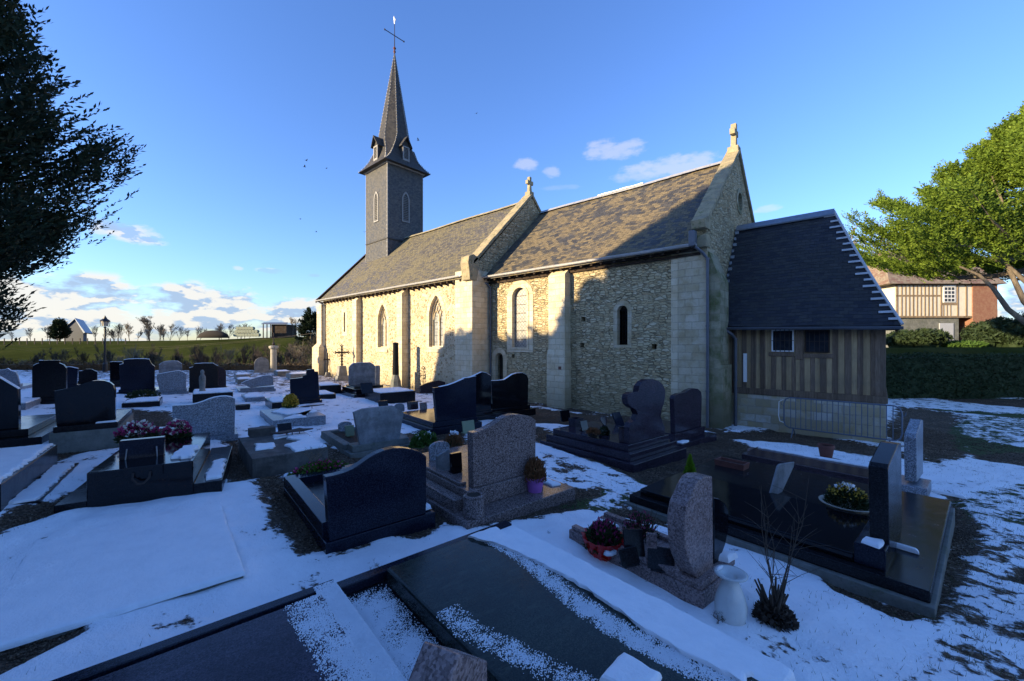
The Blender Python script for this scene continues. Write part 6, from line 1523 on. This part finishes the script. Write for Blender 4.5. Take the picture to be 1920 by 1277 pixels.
for i, (px, yt, Z, kd) in enumerate(sorted([(20, 668, 55, 3), (75, 655, 60, 2), (112, 650, 58, 2), (150, 662, 56, 3), (215, 640, 60, 3), (262, 634, 62, 1), (268, 640, 58, 3), (300, 655, 56, 2), (322, 650, 58, 3), (345, 645, 60, 3),
     (372, 640, 60, 2), (395, 645, 56, 3), (425, 636, 60, 1), (447, 648, 55, 3), (452, 640, 62, 2), (478, 645, 58, 3), (497, 640, 60, 3), (528, 640, 58, 3), (545, 630, 62, 2), (552, 640, 54, 3), (566, 625, 60, 1), (578, 620, 56, 2), (590, 615, 54, 1), (600, 625, 60, 2), (40, 664, 62, 1), (185, 660, 62, 1), (410, 655, 52, 2), (510, 640, 52, 2), (535, 650, 50, 2), (583, 640, 48, 2)]+[(px, R.uniform(644, 662), R.uniform(48, 60), R.choice([1, 3, 3, 2])) for px in ()])):
    place(px, yt, 0, Z, kd, '%s leafless bush or young tree from the left beyond the low brown hedge' % ordn(i).replace('leftmost', 'first'), LB)
for i in range(26):
    place(30+i*22+R.uniform(-6, 6), R.uniform(645, 664), 0, R.uniform(46, 64), R.choice([1, 3, 3]), '%s slender leafless sapling from the left in the dip before the field' % ordn(i).replace('leftmost', 'first'), 'slender saplings in the dip', name='sapling')
place(281, 585, 0, 150, 4, 'large round-crowned leafless tree on the field crest right of the lamp', None)
for px, yt, Z, kd, lab in [(243, 601, 150, 0, 'smaller leafless tree just left of the large round one on the crest'), (228, 606, 152, 2, 'low leafless tree beside the smaller one on the crest, near the lamp'), (302, 603, 148, 0, 'leafless tree merging into the right side of the large round one'), (196, 612, 145, 2, 'bushy leafless tree directly behind the lamp post'),
    (90, 606, 150, 0, 'leafless tree left of the dark conifer by the barn'), (58, 612, 155, 2, 'faint leafless tree on the crest, third left of the barn'), (22, 620, 160, 2, 'tiny leafless tree near the left end of the crest'), (180, 608, 142, 2, 'leafless tree touching the right side of the barn'), (352, 615, 150, 0, 'small leafless tree on the crest, middle of the horizon'), (368, 605, 155, 1, 'slim leafless tree left of the brown mound'),
    (412, 608, 160, 0, 'leafless tree behind the brown mound'), (445, 606, 165, 2, 'leafless tree behind the stacked bales'), (548, 588, 150, 0, 'leafless tree right of the open shed'), (565, 594, 140, 1, 'leafless tree left of the small dark cedar')]:
    place(px, yt, 0, Z, kd, lab)
fpx = sorted(R.uniform(205, 480) for _ in range(22))
for i in range(22):
    place(fpx[i], 610+R.uniform(-9, 8), 0, 165+R.uniform(-5, 25), R.choice([2, 2, 3, 1]), '%s small leafless tree from the left in the far line along the horizon' % ordn(i).replace('leftmost', 'first'), 'small far trees along the horizon')
def far_conifer(px, ytop, Z, label, r, seed):
    X = (px-960)/FPX*Z; u, v = cw2(X, Z); z = gz(u, v); t_ = EYE+(HZ-ytop)*Z/FPX; h = t_-z
    return conifer(label, u, v, z, [(z+.1*h, r), (z+.35*h, r*.9), (z+.7*h, r*.5), (z+h*.97, .3)], 60, t_-.5, seed=seed, ntw=34, k=4, tl=1.0, ll=.6, lw=.2, wfac=.3, thick=.3, up=.1, trunk_r=.25, rise=.05)
far_conifer(112, 604, 145, 'small dark conifer on the crest left of the barn', 2.8, 41)
far_conifer(583, 583, 120, 'small dark layered cedar against the sky beside the church', 3.6, 42)
for px, yt, Z, lab in [(1632, 372, 62, 'tall pale bare tree behind the annex roof hip, left of the house'), (1655, 395, 60, 'bare golden tree just left of the timber framed house'), (1618, 430, 56, 'bare bushy tree nearest the annex roof hip'), (1672, 345, 66, 'thin bare tree rising behind the cypress, left of the house'), (1645, 450, 54, 'lower bare shrub by the left corner of the timber framed house')]:
    place(px, yt, 0, Z, 1, lab)
# shrubs before the house
def shrub(X, Z, r, h, label, m, seed, z=None):
    u, v = cw2(X, Z); z = gz(u, v) if z is None else z; g = empty('shrub', (u, v, z), 0, label, 'shrub'); rg = np.random.default_rng(seed); Vs = []
    core = MB()
    for j in range(9):
        q = rg.uniform(-.6, .6, 2)*r; rr = r*rg.uniform(.35, .6); hc = h*rg.uniform(.35, .8)
        core.lathe([(.5*rr, -.2), (.7*rr, hc*.4), (.45*rr, hc*.85), (.03, hc)], 8, (q[0], q[1], 0))
        N = int(1100*rr); p = rg.normal(0, 1, (N, 3)); p /= np.linalg.norm(p, axis=1)[:, None]; k = rg.uniform(.7, 1.15, N)[:, None]
        c = p*k*np.array([rr, rr, hc*.42])+np.array([q[0], q[1], hc*.62]); c = c[c[:, 2] > -.1]; d = rg.normal(0, 1, c.shape)*.11; e = rg.normal(0, 1, c.shape)*.05
        Vs.append(np.stack([c-d, c+e, c+d, c-e], 1).reshape(-1, 3))
    V = np.concatenate(Vs); obj('inner_foliage', core, M[m], g, local=True, uv=False); npobj('foliage', V, np.arange(len(V)).reshape(-1, 4), M[m], g, local=True)
shrub(33.8, 34, 1.9, 1.9, 'rounded dark shrub at the left corner of the timber framed house', 'leaf_hedge', 71)
shrub(40.6, 34, 2.0, 3.4, 'tall dark shrub hiding the right side of the house wall', 'leaf_hedge', 72); shrub(42.4, 33, 2.8, 3.6, 'broad dark shrub under the cypress at the right edge', 'leaf_hedge', 73)
shrub(37.4, 34, 1.6, .7, 'low green bush beneath the grey door of the house', 'leaf_green', 74)

# ---------------------------------------------------------------- timber framed house
hz_ = 2.0; sc = 40/FPX; u, v = cw2(37.9, 40)
house = empty('house', (u, v, hz_), math.atan2(SA, CA), 'half timbered house with tiled roof and sunlit upper storey behind the hedge', 'house')
def HB(name, m, *bx, parent=None, bv=0):
    b_ = MB()
    for q in bx: b_.box(*q)
    return obj(name, b_, M[m], parent or house, local=True, bevel=bv)
def hx(x): return (x-1680)*sc
def hzv(y): return EYE+(HZ-y)*sc-hz_
zs0, ze = hzv(594), hzv(533)
M['plaster'] = plain('cream_plaster', (.70, .63, .49), .9, .2, 3, .006); M['brick'] = plain('red_brick', (.24, .10, .06), .9, .3, 6, .01, col2=(.30, .17, .10)); M['beam'] = m_wood('grey_brown_beam', (.24, .17, .10), (.34, .25, .16)); M['tile'] = m_slate('brown_clay_tile', (.20, .115, .07), (.34, .22, .14), (.30, .26, .18), .7, .8, .3, .22); M['door_grey'] = plain('grey_painted_door', (.42, .43, .45), .6, .15, 8)
HB('lower_wall', 'concrete', (0, hx(1800), .12, 6, -.5, zs0)); HB('upper_wall', 'plaster', (0, hx(1822), 0, 6, zs0, ze)); HB('brick_wall', 'brick', (hx(1822), hx(1868), -.1, 6, -.5, ze-.02))
bm_ = [(0, .16, -.04, .1, -.5, ze), (0, hx(1822), -.05, .05, zs0-.1, zs0+.08), (0, hx(1822), -.045, .05, ze-.14, ze), (0, hx(1765), -.04, .05, hzv(556), hzv(553)), (hx(1765)-.12, hx(1765), -.05, .05, zs0, ze), (hx(1794), hx(1794)+.12, -.05, .05, zs0, ze), (hx(1765), hx(1794), -.045, .05, hzv(572), hzv(568)), (hx(1810), hx(1810)+.12, -.05, .05, zs0, ze)]
for k in range(10): bm_.append((.5+k*.38, .60+k*.38, -.035, .05, zs0, ze))
for k in range(3): bm_.append((hx(1768)+k*.35, hx(1768)+k*.35+.07, -.035, .05, zs0, hzv(570)))
for q in bm_: HB('beam', 'beam', q)
wd_ = HB('window', 'white', (hx(1768), hx(1790), -.08, .03, hzv(567), hzv(535)))
for i in range(3):
    for j in range(4):
        x0 = hx(1769.5)+i*.345; z0_ = hzv(565.5)+j*.375; HB('pane', 'pane', (x0, x0+.26, -.09, -.075, z0_, z0_+.27), parent=wd_)
HB('door', 'door_grey', (hx(1763), hx(1789), .05, .2, -.2, hzv(606))); HB('vent', 'soil', (hx(1738), hx(1752), .1, .2, hzv(632), hzv(622))); HB('eaves_board', 'dark_wood', (-.5, hx(1875), -.25, .1, ze-.02, ze+.06))
x0, x1 = -1.1, 10.4; y0, y1 = -.5, 8; zr = ze+4.2
obj('roof', MB().add([(x0, y0, ze), (x1, y0, ze), (x1, 3.75, zr), (x0+3.2, 3.75, zr), (x0, y1, ze), (x1, y1, ze)], [(0, 1, 2, 3), (0, 3, 4), (3, 2, 5, 4), (0, 4, 5, 1), (1, 5, 2)]), M['tile'], house, local=True)
HB('chimney', 'brick', (7.2, 8.0, 3.4, 4.2, zr-.8, zr+1.0))

# ---------------------------------------------------------------- far field: barn, shed, bales, mound, fence, wires, lamp, birds
def camE(name, px, Z, label, cat, group=None, y=None):
    X = (px-960)/FPX*Z; u, v = cw2(X, Z); z = gz(u, v) if y is None else EYE+(HZ-y)*Z/FPX
    return empty(name, (u, v, z), math.atan2(SA, CA), label, cat, group), Z/FPX
g, s_ = camE('barn', 120, 150, 'blue-grey metal barn with a steep gable on the field crest at left', 'barn')
M['barnw'] = plain('blue_grey_cladding', (.022, .035, .06), .7, .2, .3); M['barnr'] = plain('blue_metal_roof', (.20, .25, .34), .5, .2, .3, metal=.3)
zb = 632; Hh = lambda y: EYE+(HZ-y)*s_-g.location.z
obj('wall', MB().prism([(0, -1), (36*s_, -1), (36*s_, Hh(622)), (22*s_, Hh(598)), (0, Hh(618))], [], lambda a_, b_, d_: (a_-d_*.95, d_, b_), 0, 14), M['barnw'], g, local=True)
obj('roof', MB().hexa([(22*s_, -.4, Hh(598)), (39*s_, -.4, Hh(625)), (39*s_-13, 15, Hh(625)), (22*s_-13, 15, Hh(598)), (22*s_, -.4, Hh(596)), (39*s_+.5, -.4, Hh(623.5)), (39*s_-12.5, 15, Hh(623.5)), (22*s_-13, 15, Hh(596))]), M['barnr'], g, local=True)
obj('roof', MB().hexa([(22*s_, -.4, Hh(598)), (22*s_-13, 15, Hh(598)), (-2*s_-13, 15, Hh(620)), (-2*s_, -.4, Hh(620)), (22*s_, -.4, Hh(596)), (22*s_-13, 15, Hh(596)), (-2*s_-13, 15, Hh(618.5)), (-2*s_, -.4, Hh(618.5))]), M['barnr'], g, local=True)
g, s_ = camE('shed', 490, 145, 'open-sided farm shed with a flat dark roof beside the bales', 'shed'); Hh = lambda y: EYE+(HZ-y)*s_-g.location.z
obj('roof', MB().hexa([(-1*s_, 0, Hh(608)), (47*s_, 0, Hh(608)), (50*s_-5, 9, Hh(604)), (2*s_-5, 9, Hh(604)), (0, 0, Hh(607)), (48*s_, 0, Hh(607)), (50*s_-5, 9, Hh(602)), (2*s_-5, 9, Hh(602))]), M['zincd'], g, local=True)
obj('wall', MB().box(16*s_, 44*s_, 1, 8, -2, Hh(608)), M['dark_wood'], g, local=True)
for q in (1, 8, 15): obj('post', MB().box(q*s_, q*s_+.25, .5, .75, -2, Hh(607.5)), M['dark_wood'], g, local=True)
M['bale'] = plain('pale_green_bale_wrap', (.24, .27, .19), .6, .3, 1)
src = None
for row, (y_, n, off) in enumerate(((628, 9, 0), (621.5, 8, 2.5), (615.5, 6, 5))):
    for k in range(n):
        px = 440+off+k*5.3; Z = 141; s_ = Z/FPX
        if src is None:
            src, _ = camE('bale', px, Z, 'pale green wrapped round bale in the stack on the crest', 'bale', 'wrapped bales stacked on the crest', y=y_)
            obj('wrap', MB().tube([(0, 0, 0), (0, 1.2, 0)], .58, 12), M['bale'], src, local=True, smooth=False); c = src
        else: c = copy_tree(src); X = (px-960)/FPX*Z; u, v = cw2(X, Z); c.location = (u, v, EYE+(HZ-y_)*Z/FPX)
        c['label'] = '%s pale green bale from the left in the %s row of the stack' % (ordn(k).replace('leftmost', 'first'), ('bottom', 'middle', 'top')[row])
g, s_ = camE('manure_heap', 400, 140, 'long brown manure heap on the crest left of the bales', 'heap', y=631)
obj('heap', MB().lathe([(30*s_, -.5), (27*s_, 4*s_), (18*s_, 9*s_), (9*s_, 11*s_), (.1, 11.5*s_)], 24, sy=.3), M['soil'], g, local=True, smooth=True)
src = None
for k in range(18):
    px = -6+k*14.2; Z = 128
    lab = 'wooden fence post in the row along the field crest'; grp = 'fence posts along the crest'
    if src is None: src, _ = camE('fence_post', px, Z, lab, 'fence post', grp); obj('post', MB().box(-.09, .09, -.09, .09, -.3, 1.9), M['twigd'], src, local=True)
    else: c = copy_tree(src); u, v = cw2((px-960)/FPX*Z, Z); c.location = (u, v, gz(u, v)); c['label'] = '%s wooden fence post from the left along the field crest' % ordn(k)
def wire(label, pts, Z):
    g = empty('overhead_wire', at(pts[0][0], pts[0][1], Z), 0, label, 'wire'); g.location = at(pts[0][0], pts[0][1], Z); WM[g.name] = Matrix.Translation(g.location)
    obj('cable', MB().tube([at(x, y, Z) for x, y in pts], .007, 4), M['twig'], g)
wire('upper of two thin sagging wires across the green field at left', [(-60, 640), (60, 652), (130, 655), (200, 654), (330, 649), (450, 640), (560, 628), (640, 618)], 40)
wire('lower of two thin sagging wires across the green field at left', [(-60, 645), (60, 658), (120, 660), (200, 659), (330, 652), (450, 642), (560, 629), (640, 617)], 41)
# street lamp
Z = 24; X = (197-960)/FPX*Z; u, v = cw2(X, Z); s_ = Z/FPX; zg = gz(u, v); hp = EYE+(HZ-612)*s_-zg
lamp = empty('street_lamp', (u, v, zg), .3, 'black post lamp with a four-sided lantern standing behind the graves at left', 'street lamp')
obj('post', MB().lathe([(.11, 0), (.11, .5), (.07, .6), (.05, .9), (.045, hp-.1), (.07, hp-.05), (.04, hp)], 12), M['paint_black'], lamp, local=True)
l_ = obj('lantern', MB().prism([(-.11, hp), (.11, hp), (.19, hp+.32), (-.19, hp+.32)], [[(-.09, hp+.03), (.09, hp+.03), (.165, hp+.30), (-.165, hp+.30)]], lambda a_, b_, d_: (a_, d_, b_), -.17, -.15).prism([(-.11, hp), (.11, hp), (.19, hp+.32), (-.19, hp+.32)], [[(-.09, hp+.03), (.09, hp+.03), (.165, hp+.30), (-.165, hp+.30)]], lambda a_, b_, d_: (a_, d_, b_), .15, .17)
    .lathe([(.25, .32), (.22, .36), (.10, .46), (.09, .52), (.05, .54), (.04, .6), (.005, .64)], 8, (0, 0, hp)).box(-.19, -.17, -.17, .17, hp+.28, hp+.32).box(.17, .19, -.17, .17, hp+.28, hp+.32), M['paint_black'], lamp, local=True)
obj('glass', MB().hexa([(-.1, -.1, hp+.02), (.1, -.1, hp+.02), (.1, .1, hp+.02), (-.1, .1, hp+.02), (-.165, -.14, hp+.31), (.165, -.14, hp+.31), (.165, .14, hp+.31), (-.165, .14, hp+.31)]), M['pale'], l_, local=True)
# birds
for i, (px, py, an, lab) in enumerate([(574, 301, .3, 'dark bird with raised wings, upper one of the pair left of the spire'), (571, 313, -.2, 'dark bird just below the upper one left of the spire'), (612, 316, .1, 'tiny bird gliding between the pair and the slate tower'),
      (563, 411, .2, 'tiny bird left of the tower foot, higher of two low ones'), (593, 435, -.4, 'tiny bird nearest above the nave roof at left'), (684, 435, .5, 'tiny bird touching the left edge of the tower'), (784, 263, -.7, 'dark bird flying close to the right side of the spire'), (893, 213, .2, 'very faint small bird right of the spire')]):
    p = at(px, py, 38); g = empty('bird', p, an, lab, 'bird', None); sz = .30 if i in (0, 1, 6) else .2
    b_ = MB().lathe([(.01, -.5), (.07, -.2), (.09, .1), (.05, .35), (.01, .5)], 8); b_.v = [(x*sz, z*sz, y*sz) for x, y, z in b_.v]
    for s2 in (-1, 1): b_.add([(0, .25*sz, 0), (s2*.6*sz, .1*sz, .35*sz), (s2*1.15*sz, -.2*sz, .25*sz), (s2*.5*sz, -.2*sz, .2*sz), (0, -.1*sz, .02*sz)], [(0, 1, 2, 3, 4)])
    obj('body', b_, M['paint_black'], g, local=True, uv=False)
